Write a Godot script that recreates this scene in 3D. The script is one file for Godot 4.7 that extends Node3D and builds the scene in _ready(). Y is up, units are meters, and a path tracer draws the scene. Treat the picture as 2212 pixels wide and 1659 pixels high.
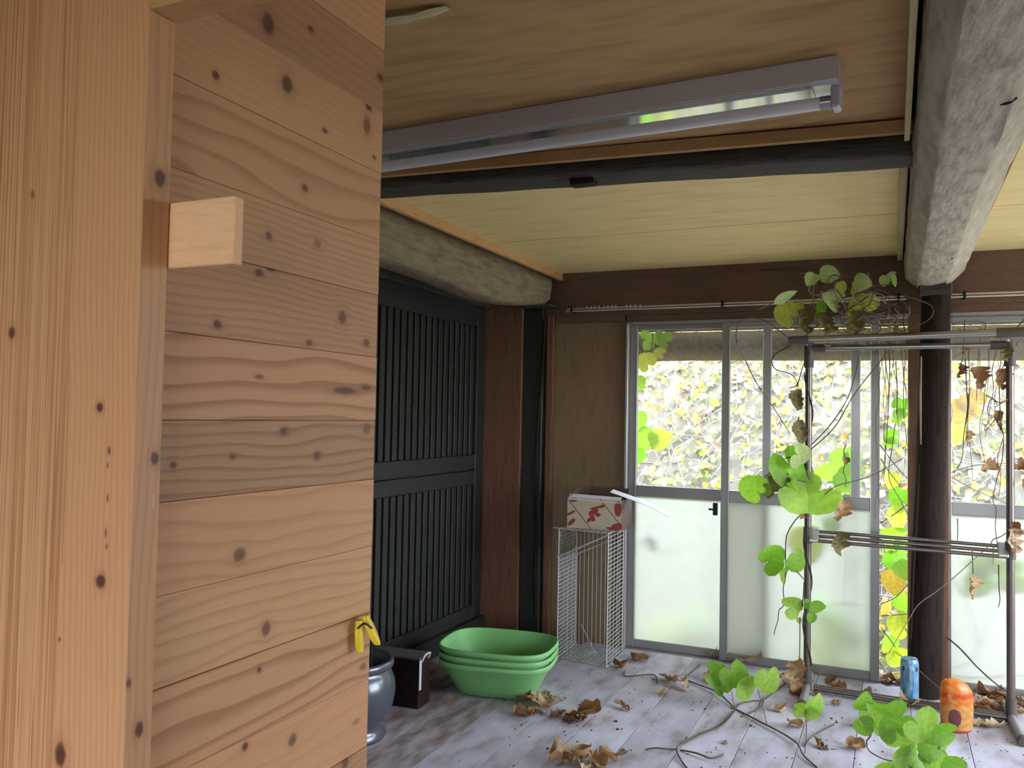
extends Node3D
# A derelict wooden house: cedar board partition and post in the foreground, dusty plank floor,
# plywood ceiling under old beams, aluminium sliding windows with vines, a bank of dead leaves outside.

const F := 1815.9            # focal length in pixels of the 2212 x 1659 picture
const EYE := Vector3(0, 1.27, 0)
const WZ := -4.511           # inner face of the window wall
var cam_b: Basis
var rng := RandomNumberGenerator.new()
var taken := {}
var M := {}
var leaf_mesh := {}
var dry_mesh := []
var noise := FastNoiseLite.new()

# ---------------------------------------------------------------- pixels to directions
func ray(px: float, py: float) -> Vector3:
	return cam_b * Vector3((px - 1106.0) / F, -(py - 829.5) / F, -1.0)
func on_floor(px: float, py: float, h := 0.0) -> Vector3:
	var d := ray(px, py)
	return EYE + d * ((h - EYE.y) / d.y)
func on_z(px: float, py: float, z: float) -> Vector3:
	var d := ray(px, py)
	return EYE + d * (z / d.z)
func on_x(px: float, py: float, x: float) -> Vector3:
	var d := ray(px, py)
	return EYE + d * (x / d.x)
func metres(px: float, at: Vector3) -> float:
	return px * (-(cam_b.inverse() * (at - EYE)).z) / F

# ---------------------------------------------------------------- mesh collecting
class MB:
	var v := PackedVector3Array()
	var n := PackedVector3Array()
	var t := PackedVector2Array()
	var c := PackedColorArray()
	var i := PackedInt32Array()
	var col := Color(1, 1, 1)
	var colored := false
	func pt(p: Vector3, nn: Vector3, uv := Vector2.ZERO) -> int:
		v.append(p)
		n.append(nn)
		t.append(uv)
		c.append(col)
		return v.size() - 1
	func tri(a: int, b: int, d: int) -> void:
		var g := (v[b] - v[a]).cross(v[d] - v[a])
		if g.dot(n[a] + n[b] + n[d]) > 0.0:
			i.append_array(PackedInt32Array([a, d, b]))
		else:
			i.append_array(PackedInt32Array([a, b, d]))
	func flat(ps: Array, nn: Vector3, uvs: Array) -> void:
		var k := v.size()
		for q in ps.size():
			pt(ps[q], nn, uvs[q])
		for q in range(1, ps.size() - 1):
			tri(k, k + q, k + q + 1)
	func mesh() -> ArrayMesh:
		var a := []
		a.resize(Mesh.ARRAY_MAX)
		a[Mesh.ARRAY_VERTEX] = v
		a[Mesh.ARRAY_NORMAL] = n
		a[Mesh.ARRAY_TEX_UV] = t
		if colored:
			a[Mesh.ARRAY_COLOR] = c
		a[Mesh.ARRAY_INDEX] = i
		var m := ArrayMesh.new()
		m.add_surface_from_arrays(Mesh.PRIMITIVE_TRIANGLES, a)
		return m

# a chamfered box; g is the axis the wood grain follows
func bx(mb: MB, ctr: Vector3, s: Vector3, bev := 0.0015, B := Basis.IDENTITY, g := 0, uvo := Vector2.ZERO) -> void:
	var h := s / 2.0
	var e := minf(bev, minf(h.x, minf(h.y, h.z)) * 0.45)
	var P := func(a: int, sg: Array) -> Vector3:
		var q := Vector3((h.x - e) * sg[0], (h.y - e) * sg[1], (h.z - e) * sg[2])
		q[a] = h[a] * sg[a]
		return q
	var U := func(q: Vector3, a: int) -> Vector2:
		var o := 0
		if a == g:
			return Vector2(q[(a + 1) % 3], q[(a + 2) % 3]) + uvo
		o = 3 - a - g
		return Vector2(q[g], q[o]) + uvo
	for a in 3:
		var b := (a + 1) % 3
		var d := (a + 2) % 3
		for sa in [-1, 1]:
			var ps := []
			var us := []
			for w in [[-1, -1], [1, -1], [1, 1], [-1, 1]]:
				var sg := [0, 0, 0]
				sg[a] = sa
				sg[b] = w[0]
				sg[d] = w[1]
				var q: Vector3 = P.call(a, sg)
				ps.append(ctr + B * q)
				us.append(U.call(q, a))
			var nn := Vector3.ZERO
			nn[a] = sa
			mb.flat(ps, B * nn, us)
	if e <= 0.0:
		return
	for a in 3:
		var b := (a + 1) % 3
		var d := (a + 2) % 3
		for sb in [-1, 1]:
			for sd in [-1, 1]:
				var ps := []
				var us := []
				for w in [[b, -1], [b, 1], [d, 1], [d, -1]]:
					var sg := [0, 0, 0]
					sg[a] = w[1]
					sg[b] = sb
					sg[d] = sd
					var q: Vector3 = P.call(w[0], sg)
					ps.append(ctr + B * q)
					us.append(U.call(q, b))
				var nn := Vector3.ZERO
				nn[b] = sb
				nn[d] = sd
				mb.flat(ps, (B * nn).normalized(), us)
	for sx in [-1, 1]:
		for sy in [-1, 1]:
			for sz in [-1, 1]:
				var sg := [sx, sy, sz]
				var ps := []
				var us := []
				for a in 3:
					var q: Vector3 = P.call(a, sg)
					ps.append(ctr + B * q)
					us.append(U.call(q, a))
				mb.flat(ps, (B * Vector3(sx, sy, sz)).normalized(), us)

func box2(mb: MB, lo: Vector3, hi: Vector3, bev := 0.0015, g := 0, uvo := Vector2.ZERO) -> void:
	bx(mb, (lo + hi) / 2.0, (hi - lo).abs(), bev, Basis.IDENTITY, g, uvo)

# a bar between two points
func bar(mb: MB, a: Vector3, b: Vector3, w: float, h: float, up := Vector3.UP, bev := 0.001, uvo := Vector2.ZERO) -> void:
	var x := (b - a).normalized()
	var z := x.cross(up).normalized()
	var y := z.cross(x)
	bx(mb, (a + b) / 2.0, Vector3(a.distance_to(b), h, w), bev, Basis(x, y, z), 0, uvo)

func tube(mb: MB, pts: Array, r, sides := 6, caps := true) -> void:
	var np := pts.size()
	if np < 2:
		return
	var t0: Vector3 = (pts[1] - pts[0]).normalized()
	var u := t0.cross(Vector3(0.31, 0.17, 0.93)).normalized()
	var base := mb.v.size()
	var lenv := 0.0
	for k in np:
		var p: Vector3 = pts[k]
		var tg: Vector3 = (pts[mini(k + 1, np - 1)] - pts[maxi(k - 1, 0)]).normalized()
		u = (u - tg * u.dot(tg)).normalized()
		var w := tg.cross(u)
		var rr: float = r[k] if r is Array else r
		if k > 0:
			lenv += p.distance_to(pts[k - 1])
		for s in sides:
			var a := TAU * s / sides
			var d := u * cos(a) + w * sin(a)
			mb.pt(p + d * rr, d, Vector2(lenv, float(s) / sides))
	for k in np - 1:
		for s in sides:
			var a := base + k * sides + s
			var b := base + k * sides + (s + 1) % sides
			mb.tri(a, b, b + sides)
			mb.tri(a, b + sides, a + sides)
	if caps:
		for e in [0, np - 1]:
			var nn: Vector3 = (pts[0] - pts[1]) if e == 0 else (pts[np - 1] - pts[np - 2])
			nn = nn.normalized()
			var ps := []
			var us := []
			for s in sides:
				ps.append(mb.v[base + e * sides + s])
				us.append(Vector2.ZERO)
			mb.flat(ps, nn, us)

# rings of equal length; closed rings wrap round
func loft(mb: MB, rings: Array, wrap := true, uvs := 1.0, capend := false) -> void:
	var m: int = rings[0].size()
	var base := mb.v.size()
	var lv := 0.0
	for k in rings.size():
		if k > 0:
			lv += rings[k][0].distance_to(rings[k - 1][0])
		var lu := 0.0
		for j in m:
			var jn := (j + 1) % m if wrap else mini(j + 1, m - 1)
			var jp := (j + m - 1) % m if wrap else maxi(j - 1, 0)
			var a: Vector3 = rings[k][jn] - rings[k][jp]
			var b: Vector3 = rings[mini(k + 1, rings.size() - 1)][j] - rings[maxi(k - 1, 0)][j]
			var nn := a.cross(b)
			if j > 0:
				lu += rings[k][j].distance_to(rings[k][j - 1])
			mb.pt(rings[k][j], nn.normalized() if nn.length() > 1e-12 else Vector3.UP, Vector2(lv, lu) * uvs)
	for k in rings.size() - 1:
		for j in (m if wrap else m - 1):
			var a := base + k * m + j
			var b := base + k * m + (j + 1) % m
			mb.tri(a, b, b + m)
			mb.tri(a, b + m, a + m)
	if capend:
		for e in [0, rings.size() - 1]:
			var ps := []
			var us := []
			var nn: Vector3 = (rings[0][0] - rings[1][0]) if e == 0 else (rings[e][0] - rings[e - 1][0])
			for j in m:
				ps.append(rings[e][j])
				us.append(Vector2(rings[e][j].x, rings[e][j].y))
			mb.flat(ps, nn.normalized(), us)

func lathe(mb: MB, prof: Array, segs := 28, sx := 1.0, sz := 1.0) -> void:
	var rings := []
	for p in prof:
		var ring := []
		for s in segs:
			var a := TAU * s / segs
			ring.append(Vector3(cos(a) * p[0] * sx, p[1], sin(a) * p[0] * sz))
		rings.append(ring)
	loft(mb, rings)

# a smooth line through points
func curve(ps: Array, sub := 5) -> Array:
	var out := []
	for k in ps.size() - 1:
		var a: Vector3 = ps[maxi(k - 1, 0)]
		var b: Vector3 = ps[k]
		var c: Vector3 = ps[k + 1]
		var d: Vector3 = ps[mini(k + 2, ps.size() - 1)]
		for s in sub:
			out.append(b.cubic_interpolate(c, a, d, float(s) / sub))
	out.append(ps[ps.size() - 1])
	return out

# ---------------------------------------------------------------- nodes
func numbered(called: String) -> String:
	var k: int = taken.get(called, 0)
	taken[called] = k + 1
	return called if k == 0 else "%s_%03d" % [called, k]
func obj(called: String, what, m: Material, parent: Node = null, at := Vector3.ZERO) -> MeshInstance3D:
	var o := MeshInstance3D.new()
	o.mesh = what.mesh() if what is MB else what
	o.material_override = m
	o.position = at
	o.cast_shadow = GeometryInstance3D.SHADOW_CASTING_SETTING_ON
	if parent == null:
		o.name = numbered(called)
		add_child(o)
	else:
		o.name = called
		parent.add_child(o, true)
	return o
func thing(called: String, label: String, category: String, at := Vector3.ZERO, turn := 0.0, group := "") -> Node3D:
	var o := Node3D.new()
	o.name = numbered(called)
	add_child(o)
	o.position = at
	o.rotation.y = turn
	return tag(o, label, category, group)
func tag(o: Node3D, label: String, category: String, group := "") -> Node3D:
	o.set_meta("label", label)
	o.set_meta("category", category)
	if group:
		o.set_meta("group", group)
	return o
func struct(called: String, at := Vector3.ZERO) -> Node3D:
	var o := Node3D.new()
	o.name = numbered(called)
	o.position = at
	add_child(o)
	o.set_meta("kind", "structure")
	return o
func stuff(o: Node3D) -> Node3D:
	o.set_meta("kind", "stuff")
	return o

# ---------------------------------------------------------------- materials
func mat(c: Color, rough := 0.7, metal := 0.0, spec := 0.5) -> StandardMaterial3D:
	var m := StandardMaterial3D.new()
	m.albedo_color = c
	m.roughness = rough
	m.metallic = metal
	m.metallic_specular = spec
	return m
func grain_tex(seed_: int, freq: float, ramp: Array, oct := 4, size := 512) -> NoiseTexture2D:
	var nz := FastNoiseLite.new()
	nz.seed = seed_
	nz.noise_type = FastNoiseLite.TYPE_SIMPLEX_SMOOTH
	nz.frequency = freq
	nz.fractal_octaves = oct
	var t := NoiseTexture2D.new()
	t.width = size
	t.height = size
	t.seamless = true
	t.noise = nz
	var g := Gradient.new()
	var offs := PackedFloat32Array()
	var cols := PackedColorArray()
	for r in ramp:
		offs.append(r[0])
		cols.append(r[1])
	g.offsets = offs
	g.colors = cols
	t.color_ramp = g
	return t
func bump_tex(seed_: int, freq: float, strength := 6.0, oct := 4) -> NoiseTexture2D:
	var nz := FastNoiseLite.new()
	nz.seed = seed_
	nz.noise_type = FastNoiseLite.TYPE_SIMPLEX_SMOOTH
	nz.frequency = freq
	nz.fractal_octaves = oct
	var t := NoiseTexture2D.new()
	t.width = 512
	t.height = 512
	t.seamless = true
	t.noise = nz
	t.as_normal_map = true
	t.bump_strength = strength
	return t
# wood: streaks along u (metres); u_rep and v_rep are repeats per metre
func wood(ramp: Array, seed_: int, rough: float, u_rep: float, v_rep: float, nrm := 0.5, spec := 0.4) -> StandardMaterial3D:
	var m := mat(Color.WHITE, rough, 0.0, spec)
	m.albedo_texture = grain_tex(seed_, 0.012, ramp, 5)
	m.uv1_scale = Vector3(u_rep, v_rep, 1)
	if nrm > 0.0:
		m.normal_enabled = true
		m.normal_texture = M.bump
		m.normal_scale = nrm
	return m
func leafy(c: Color, back: Color, rough := 0.55) -> StandardMaterial3D:
	var m := mat(c, rough, 0.0, 0.35)
	m.backlight_enabled = true
	m.backlight = back
	m.albedo_texture = M.vein
	return m

func smooth(a: float, b: float, x: float) -> float:
	var t := clampf((x - a) / (b - a), 0.0, 1.0)
	return t * t * (3.0 - 2.0 * t)

# sawn softwood computed pixel by pixel: u runs along the grain, v across it, both in metres.
# boards = upper bounds of v for each board; knots = [u, v, radius along, radius across, darkness]
func sawn(w: int, h: int, mu: float, mv: float, boards: Array, knots: Array, seed_: int, along_x: bool, groove := [], late_mul := 1.0) -> ImageTexture:
	var data := PackedByteArray()
	data.resize(w * h * 3)
	var r := RandomNumberGenerator.new()
	r.seed = seed_
	var n1 := FastNoiseLite.new()
	n1.seed = seed_
	n1.frequency = 1.0
	n1.fractal_octaves = 2
	var info := []
	for b in boards.size():
		info.append([r.randf_range(34, 120), r.randf_range(-0.1, 0.1), r.randf_range(0.1, 0.85), r.randf_range(0.86, 1.06), r.randf_range(-0.8, 0.8), r.randf_range(0.0, 1.0), []])
	for kn in knots:
		for b in boards.size():
			if kn[1] < boards[b] or b == boards.size() - 1:
				info[b][6].append(kn)
				break
	var nu := w if along_x else h
	var nv := h if along_x else w
	for iv in nv:
		var v := mv * iv / nv
		var b := 0
		while b < boards.size() - 1 and v > boards[b]:
			b += 1
		var inf: Array = info[b]
		var lo: float = boards[b - 1] if b > 0 else 0.0
		var mid: float = (lo + boards[b]) / 2.0
		for iu in nu:
			var u := mu * iu / nu
			var wav := n1.get_noise_2d(u * 2.6 + b * 7.0, v * 9.0)
			var g: float = (v - mid + inf[1] + u * 0.02 * inf[4]) * inf[0] + wav * 0.8 + inf[4] * 30.0 * (u - 0.2) * (u - 0.2) * (v - mid)
			var dark := 0.0
			var halo := 0.0
			var kring := 0.0
			for kn in inf[6]:
				var du: float = (u - kn[0]) / kn[2]
				var dv: float = (v - kn[1]) / kn[3]
				var d2 := du * du + dv * dv
				if d2 < 40.0:
					g -= (v - kn[1]) * inf[0] * 0.85 * exp(-(du * du * 0.22 + dv * dv * 0.3))
					var dk: float = kn[4] * (1.0 - smooth(0.55, 1.3, d2 * (1.0 + 0.35 * n1.get_noise_2d(u * 90.0, v * 90.0))))
					if dk > dark:
						dark = dk
						kring = smooth(0.15, 0.8, d2)
					halo = maxf(halo, kn[4] * 0.45 * exp(-d2 / 2.2))
			var t := fposmod(g, 1.0)
			var late: float = smooth(0.45, 0.92, t) * (1.0 - smooth(0.93, 1.0, t)) * inf[2] * late_mul
			if not groove.is_empty() and v < groove[0] + 0.006 * n1.get_noise_2d(u * 4.0, 3.0):
				var gg := fposmod((v + 0.003 * n1.get_noise_2d(u * 3.0, v * 30.0)) * groove[1] + 2.2 * n1.get_noise_2d(7.0, v * 45.0), 1.0)
				late = smooth(0.35, 0.9, gg) * (1.0 - smooth(0.92, 1.0, gg)) * (0.65 + 0.5 * n1.get_noise_2d(u * 1.5, v * 60.0))
			var fib := n1.get_noise_2d(u * 12.0, v * 700.0) * 0.035
			var tone: float = inf[3] * (0.96 if along_x else 1.0) + fib
			var pink: float = inf[5] * 0.5 + 0.35 * n1.get_noise_2d(u * 1.7 + 40.0, v * 6.0)
			var cr: float = (lerpf(0.77, 0.61, late)) * tone
			var cg: float = (lerpf(0.585, 0.425, late) - 0.035 * pink) * tone
			var cb: float = (lerpf(0.405, 0.26, late) - 0.02 * pink) * tone
			var hk := 1.0 - halo
			cr = lerpf(cr * (0.55 + 0.45 * hk), 0.30 + 0.10 * kring, dark)
			cg = lerpf(cg * (0.42 + 0.58 * hk), 0.175 + 0.075 * kring, dark)
			cb = lerpf(cb * (0.42 + 0.58 * hk), 0.115 + 0.05 * kring, dark)
			var at := (iv * w + iu) * 3 if along_x else (iu * w + iv) * 3
			data[at] = int(clampf(cr, 0, 1) * 255.0)
			data[at + 1] = int(clampf(cg, 0, 1) * 255.0)
			data[at + 2] = int(clampf(cb, 0, 1) * 255.0)
	return ImageTexture.create_from_image(Image.create_from_data(w, h, false, Image.FORMAT_RGB8, data))

func setup_materials() -> void:
	var K := func(r: float, g: float, b: float) -> Color: return Color(r, g, b)
	M.bump = bump_tex(5, 0.03, 5.0, 4)
	M.rough_bump = bump_tex(9, 0.012, 14.0, 5)
	# leaf veins: pale midrib and side veins over a faintly mottled blade
	var vi := Image.create(96, 96, false, Image.FORMAT_RGB8)
	for y in 96:
		for x in 96:
			var u := x / 95.0 - 0.5
			var v := y / 95.0
			var d := absf(u)
			var side := absf(fposmod((v - d * 0.75) * 5.5, 1.0) - 0.5) * 2.0
			var k := 0.90 + 0.10 * noise.get_noise_2d(x * 6.0, y * 6.0)
			k += 0.10 * (1.0 - smooth(0.0, 0.018, d)) + 0.06 * smooth(0.90, 1.0, side)
			vi.set_pixel(x, y, Color(k, k, k * 0.97))
	M.vein = ImageTexture.create_from_image(vi)
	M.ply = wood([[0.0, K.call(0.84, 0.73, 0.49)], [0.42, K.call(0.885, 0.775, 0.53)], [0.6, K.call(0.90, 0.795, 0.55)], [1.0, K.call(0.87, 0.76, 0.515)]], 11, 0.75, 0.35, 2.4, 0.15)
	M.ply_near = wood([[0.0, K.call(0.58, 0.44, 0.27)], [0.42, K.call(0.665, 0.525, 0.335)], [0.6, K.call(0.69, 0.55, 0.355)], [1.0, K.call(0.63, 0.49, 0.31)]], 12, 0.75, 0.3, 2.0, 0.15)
	M.batten = wood([[0.0, K.call(0.60, 0.43, 0.26)], [0.5, K.call(0.74, 0.57, 0.37)], [1.0, K.call(0.66, 0.49, 0.31)]], 13, 0.6, 1.0, 12.0, 0.2)
	M.cream = wood([[0.0, K.call(0.66, 0.59, 0.43)], [0.5, K.call(0.74, 0.67, 0.50)], [1.0, K.call(0.68, 0.61, 0.45)]], 14, 0.6, 1.0, 10.0, 0.2)
	M.brown = wood([[0.0, K.call(0.31, 0.225, 0.17)], [0.5, K.call(0.41, 0.305, 0.235)], [1.0, K.call(0.35, 0.255, 0.195)]], 15, 0.6, 0.5, 9.0, 0.25)
	M.panel = wood([[0.0, K.call(0.46, 0.37, 0.27)], [0.5, K.call(0.51, 0.42, 0.31)], [1.0, K.call(0.48, 0.39, 0.285)]], 16, 0.65, 0.6, 5.0, 0.1)
	M.redbrown = wood([[0.0, K.call(0.33, 0.22, 0.155)], [0.5, K.call(0.46, 0.32, 0.23)], [1.0, K.call(0.38, 0.26, 0.185)]], 17, 0.55, 0.5, 8.0, 0.25)
	M.black = wood([[0.0, K.call(0.10, 0.105, 0.095)], [0.5, K.call(0.18, 0.185, 0.165)], [1.0, K.call(0.13, 0.135, 0.12)]], 18, 0.45, 0.8, 10.0, 0.3)
	M.soot = wood([[0.0, K.call(0.16, 0.14, 0.12)], [0.5, K.call(0.29, 0.265, 0.23)], [1.0, K.call(0.22, 0.20, 0.17)]], 19, 0.8, 0.8, 8.0, 0.5)
	M.post_dark = wood([[0.0, K.call(0.12, 0.09, 0.075)], [0.5, K.call(0.20, 0.16, 0.135)], [1.0, K.call(0.155, 0.115, 0.09)]], 20, 0.85, 0.6, 6.0, 0.4, 0.2)
	for nm in [["log_grey", 0.68, 0.63, 0.545, 21], ["log_brown", 0.50, 0.44, 0.35, 22]]:
		var r: float = nm[1]
		var g: float = nm[2]
		var b: float = nm[3]
		var m := mat(Color.WHITE, 0.85, 0.0, 0.3)
		m.albedo_texture = grain_tex(nm[4], 0.011, [[0.0, K.call(r * 0.78, g * 0.77, b * 0.74)], [0.4, K.call(r * 0.95, g * 0.95, b * 0.94)], [0.62, K.call(r * 1.0, g * 1.0, b * 1.0)], [1.0, K.call(r * 1.1, g * 1.1, b * 1.11)]], 5)
		m.uv1_triplanar = true
		m.uv1_scale = Vector3(5.5, 5.5, 1.1)
		m.normal_enabled = true
		m.normal_texture = M.rough_bump
		m.normal_scale = 0.6
		M[nm[0]] = m
	# dusty floor: pale grey lilac dust over brownish boards
	for k in 3:
		var m := mat(Color.WHITE, 0.8, 0.0, 0.4)
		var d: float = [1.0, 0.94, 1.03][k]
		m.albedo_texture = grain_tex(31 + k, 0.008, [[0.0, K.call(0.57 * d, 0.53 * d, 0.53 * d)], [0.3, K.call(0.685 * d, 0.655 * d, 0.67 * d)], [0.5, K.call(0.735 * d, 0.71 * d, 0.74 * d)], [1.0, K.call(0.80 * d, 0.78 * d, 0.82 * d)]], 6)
		m.uv1_scale = Vector3(0.75, 1.9, 1)
		m.normal_enabled = true
		m.normal_texture = M.bump
		m.normal_scale = 0.12
		M["floor%d" % k] = m
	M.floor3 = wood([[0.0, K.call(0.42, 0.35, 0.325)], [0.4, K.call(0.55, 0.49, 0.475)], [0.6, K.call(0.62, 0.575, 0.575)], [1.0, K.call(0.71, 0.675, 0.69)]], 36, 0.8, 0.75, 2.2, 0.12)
	M.alu = mat(K.call(0.56, 0.545, 0.53), 0.42, 0.35)
	M.alu_edge = mat(K.call(0.72, 0.71, 0.69), 0.35, 0.6)
	M.steel = mat(K.call(0.62, 0.61, 0.60), 0.22, 1.0)
	M.pipe = mat(K.call(0.44, 0.40, 0.37), 0.33, 0.75)
	M.joint = mat(K.call(0.30, 0.27, 0.235), 0.6)
	M.wire = mat(K.call(0.80, 0.80, 0.78), 0.4, 0.25)
	M.wire_rod = mat(K.call(0.82, 0.78, 0.74), 0.3, 0.5)
	var gl := mat(Color(0.95, 0.97, 0.96, 0.05), 0.04, 0.0, 0.17)
	gl.transparency = BaseMaterial3D.TRANSPARENCY_ALPHA
	M.glass = gl
	var fr := mat(Color(0.64, 0.635, 0.57, 0.93), 0.5)
	fr.transparency = BaseMaterial3D.TRANSPARENCY_ALPHA
	fr.backlight_enabled = true
	fr.backlight = Color(0.705, 0.70, 0.63)
	M.frost = fr
	M.white_gloss = mat(K.call(0.70, 0.675, 0.685), 0.07, 0.0, 0.9)
	M.tube = mat(K.call(0.80, 0.80, 0.80), 0.1, 0.0, 0.6)
	M.socket = mat(K.call(0.68, 0.66, 0.68), 0.35)
	M.green = mat(K.call(0.47, 0.69, 0.42), 0.38, 0.0, 0.45)
	M.urn = mat(K.call(0.27, 0.28, 0.30), 0.22, 0.0, 0.6)
	M.yellow = mat(K.call(0.86, 0.74, 0.10), 0.5)
	M.darkmetal = mat(K.call(0.12, 0.12, 0.12), 0.5, 0.6)
	M.greens = [leafy(K.call(0.64, 0.79, 0.36), K.call(0.86, 1.0, 0.46)), leafy(K.call(0.60, 0.75, 0.33), K.call(0.80, 1.0, 0.42)), leafy(K.call(0.68, 0.81, 0.38), K.call(0.90, 1.0, 0.48)), leafy(K.call(0.74, 0.79, 0.54), K.call(0.66, 0.74, 0.42)), leafy(K.call(0.84, 0.86, 0.46), K.call(0.97, 1.0, 0.50)), leafy(K.call(0.84, 0.76, 0.44), K.call(0.97, 0.86, 0.46))]
	M.dries = [leafy(K.call(0.68, 0.53, 0.38), K.call(0.62, 0.44, 0.28), 0.6), leafy(K.call(0.76, 0.63, 0.48), K.call(0.65, 0.5, 0.35), 0.6), leafy(K.call(0.57, 0.42, 0.29), K.call(0.5, 0.34, 0.2), 0.6), leafy(K.call(0.82, 0.73, 0.60), K.call(0.65, 0.55, 0.4), 0.6), leafy(K.call(0.50, 0.45, 0.29), K.call(0.45, 0.38, 0.2), 0.6)]
	M.stem = mat(K.call(0.36, 0.29, 0.22), 0.7)
	M.stem_pale = mat(K.call(0.60, 0.52, 0.42), 0.7)
	M.stem_black = mat(K.call(0.10, 0.09, 0.08), 0.6)
	M.debris = mat(K.call(0.12, 0.09, 0.065), 0.8)

# ---------------------------------------------------------------- leaves
# outline of half-open lobes: x across, y from stalk (0) to tip (1)
const OUT := {
	"ovate": [[0, 0.03], [0.16, 0.0], [0.33, 0.07], [0.44, 0.22], [0.46, 0.42], [0.40, 0.63], [0.27, 0.82], [0.10, 0.96], [0, 1.0], [-0.10, 0.96], [-0.27, 0.82], [-0.40, 0.63], [-0.46, 0.42], [-0.44, 0.22], [-0.33, 0.07], [-0.16, 0.0]],
	"mitten": [[0, 0.04], [0.18, 0.0], [0.37, 0.08], [0.48, 0.25], [0.49, 0.46], [0.42, 0.66], [0.27, 0.86], [0.08, 0.99], [-0.06, 0.96], [-0.16, 0.84], [-0.15, 0.68], [-0.04, 0.52], [-0.24, 0.68], [-0.44, 0.70], [-0.58, 0.54], [-0.56, 0.30], [-0.38, 0.10], [-0.18, 0.01]],
	"trilobe": [[0, 0.05], [0.2, 0.0], [0.42, 0.03], [0.6, 0.14], [0.68, 0.32], [0.64, 0.46], [0.47, 0.56], [0.23, 0.47], [0.33, 0.66], [0.31, 0.82], [0.17, 0.96], [0, 1.02], [-0.17, 0.96], [-0.31, 0.82], [-0.33, 0.66], [-0.23, 0.47], [-0.47, 0.56], [-0.64, 0.46], [-0.68, 0.32], [-0.6, 0.14], [-0.42, 0.03], [-0.2, 0.0]],
	"narrow": [[0, 0.02], [0.10, 0.06], [0.19, 0.22], [0.22, 0.42], [0.18, 0.64], [0.09, 0.86], [0, 1.0], [-0.09, 0.86], [-0.18, 0.64], [-0.22, 0.42], [-0.19, 0.22], [-0.10, 0.06]],
}
func leaf(kind: String, fold: float, curl: float, crumple: float, seed_: int) -> ArrayMesh:
	var ol: Array = OUT[kind]
	var mb := MB.new()
	var m := ol.size()
	var ctr := Vector2(0, 0.42)
	var scales := [0.0, 0.3, 0.55, 0.8, 1.0] if crumple > 0.0 else [0.0, 0.5, 1.0]
	var pos := []
	for s in scales:
		for j in (1 if s == 0.0 else m):
			var o := Vector2(ol[j][0], ol[j][1])
			var p: Vector2 = ctr.lerp(o, s)
			var z: float = fold * absf(p.x) + curl * (p.y - 0.42) * (p.y - 0.42)
			z += (0.03 + crumple * 0.34) * noise.get_noise_2d(p.x * 160.0 + seed_ * 37.0, p.y * 160.0 + seed_ * 11.0)
			if crumple > 0.0:
				z += crumple * (0.9 * p.x * p.x + 0.25 * sin(p.y * 9.0 + seed_) * absf(p.x))
				p *= 1.0 - 0.35 * crumple * (p - ctr).length()
			pos.append([Vector3(p.x, p.y, z), Vector2(ctr.lerp(o, s).x * 0.8 + 0.5, ctr.lerp(o, s).y)])
	var tris := []
	for j in m:
		tris.append([0, 1 + j, 1 + (j + 1) % m])
	for r in scales.size() - 2:
		for j in m:
			var a := 1 + r * m + j
			var b := 1 + r * m + (j + 1) % m
			tris.append([a, b, b + m])
			tris.append([a, b + m, a + m])
	var nn := []
	nn.resize(pos.size())
	nn.fill(Vector3.ZERO)
	for t in tris:
		var g: Vector3 = (pos[t[1]][0] - pos[t[0]][0]).cross(pos[t[2]][0] - pos[t[0]][0])
		if g.z < 0.0:
			g = -g
		for q in t:
			nn[q] += g
	for k in pos.size():
		mb.pt(pos[k][0], nn[k].normalized(), pos[k][1])
	for t in tris:
		mb.tri(t[0], t[1], t[2])
	return mb.mesh()

# a dead leaf: ragged edge, folded along the rib, twisted and curled
func withered(seed_: int) -> ArrayMesh:
	var r := RandomNumberGenerator.new()
	r.seed = seed_
	var kind: String = ["ovate", "trilobe", "mitten", "ovate", "trilobe"][seed_ % 5]
	var ol: Array = OUT[kind]
	var fold := r.randf_range(0.75, 1.25)
	var twist := r.randf_range(-1.6, 1.6)
	var bend := r.randf_range(-0.6, 0.9)
	var rows := 14
	var cols := 9
	var rings := []
	for i in rows:
		var y := float(i) / (rows - 1)
		# half widths of the outline at this height
		var wl := 0.02
		var wr := 0.02
		for q in ol.size():
			var a: Array = ol[q]
			var b: Array = ol[(q + 1) % ol.size()]
			if (a[1] - y) * (b[1] - y) <= 0.0 and a[1] != b[1]:
				var x := lerpf(a[0], b[0], (y - a[1]) / (b[1] - a[1]))
				wr = maxf(wr, x)
				wl = maxf(wl, -x)
		wr *= 0.72 * (1.0 + r.randf_range(-0.5, 0.2))
		wl *= 0.72 * (1.0 + r.randf_range(-0.5, 0.2))
		var ring := []
		for j in cols:
			var t := 2.0 * j / (cols - 1) - 1.0
			var x := t * (wr if t > 0.0 else wl)
			var ang := fold * absf(x) * 2.4 * (1.0 if t > 0.0 else -1.0)
			var p := Vector3(sin(ang) * 0.42, 0.0, (1.0 - cos(ang)) * 0.42)
			p.z += 0.16 * noise.get_noise_2d(x * 420.0 + seed_ * 90.0, y * 420.0)
			p = p.rotated(Vector3.UP, twist * (y - 0.4))
			p += Vector3(0.10 * sin(y * 5.0 + seed_), y * (1.0 - 0.12 * absf(bend)), bend * (y - 0.4) * (y - 0.4))
			ring.append(p)
		rings.append(ring)
	var mb := MB.new()
	loft(mb, rings, false)
	for i in rows:
		for j in cols:
			mb.t[i * cols + j] = Vector2(j / float(cols - 1), i / float(rows - 1))
	return mb.mesh()

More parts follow.
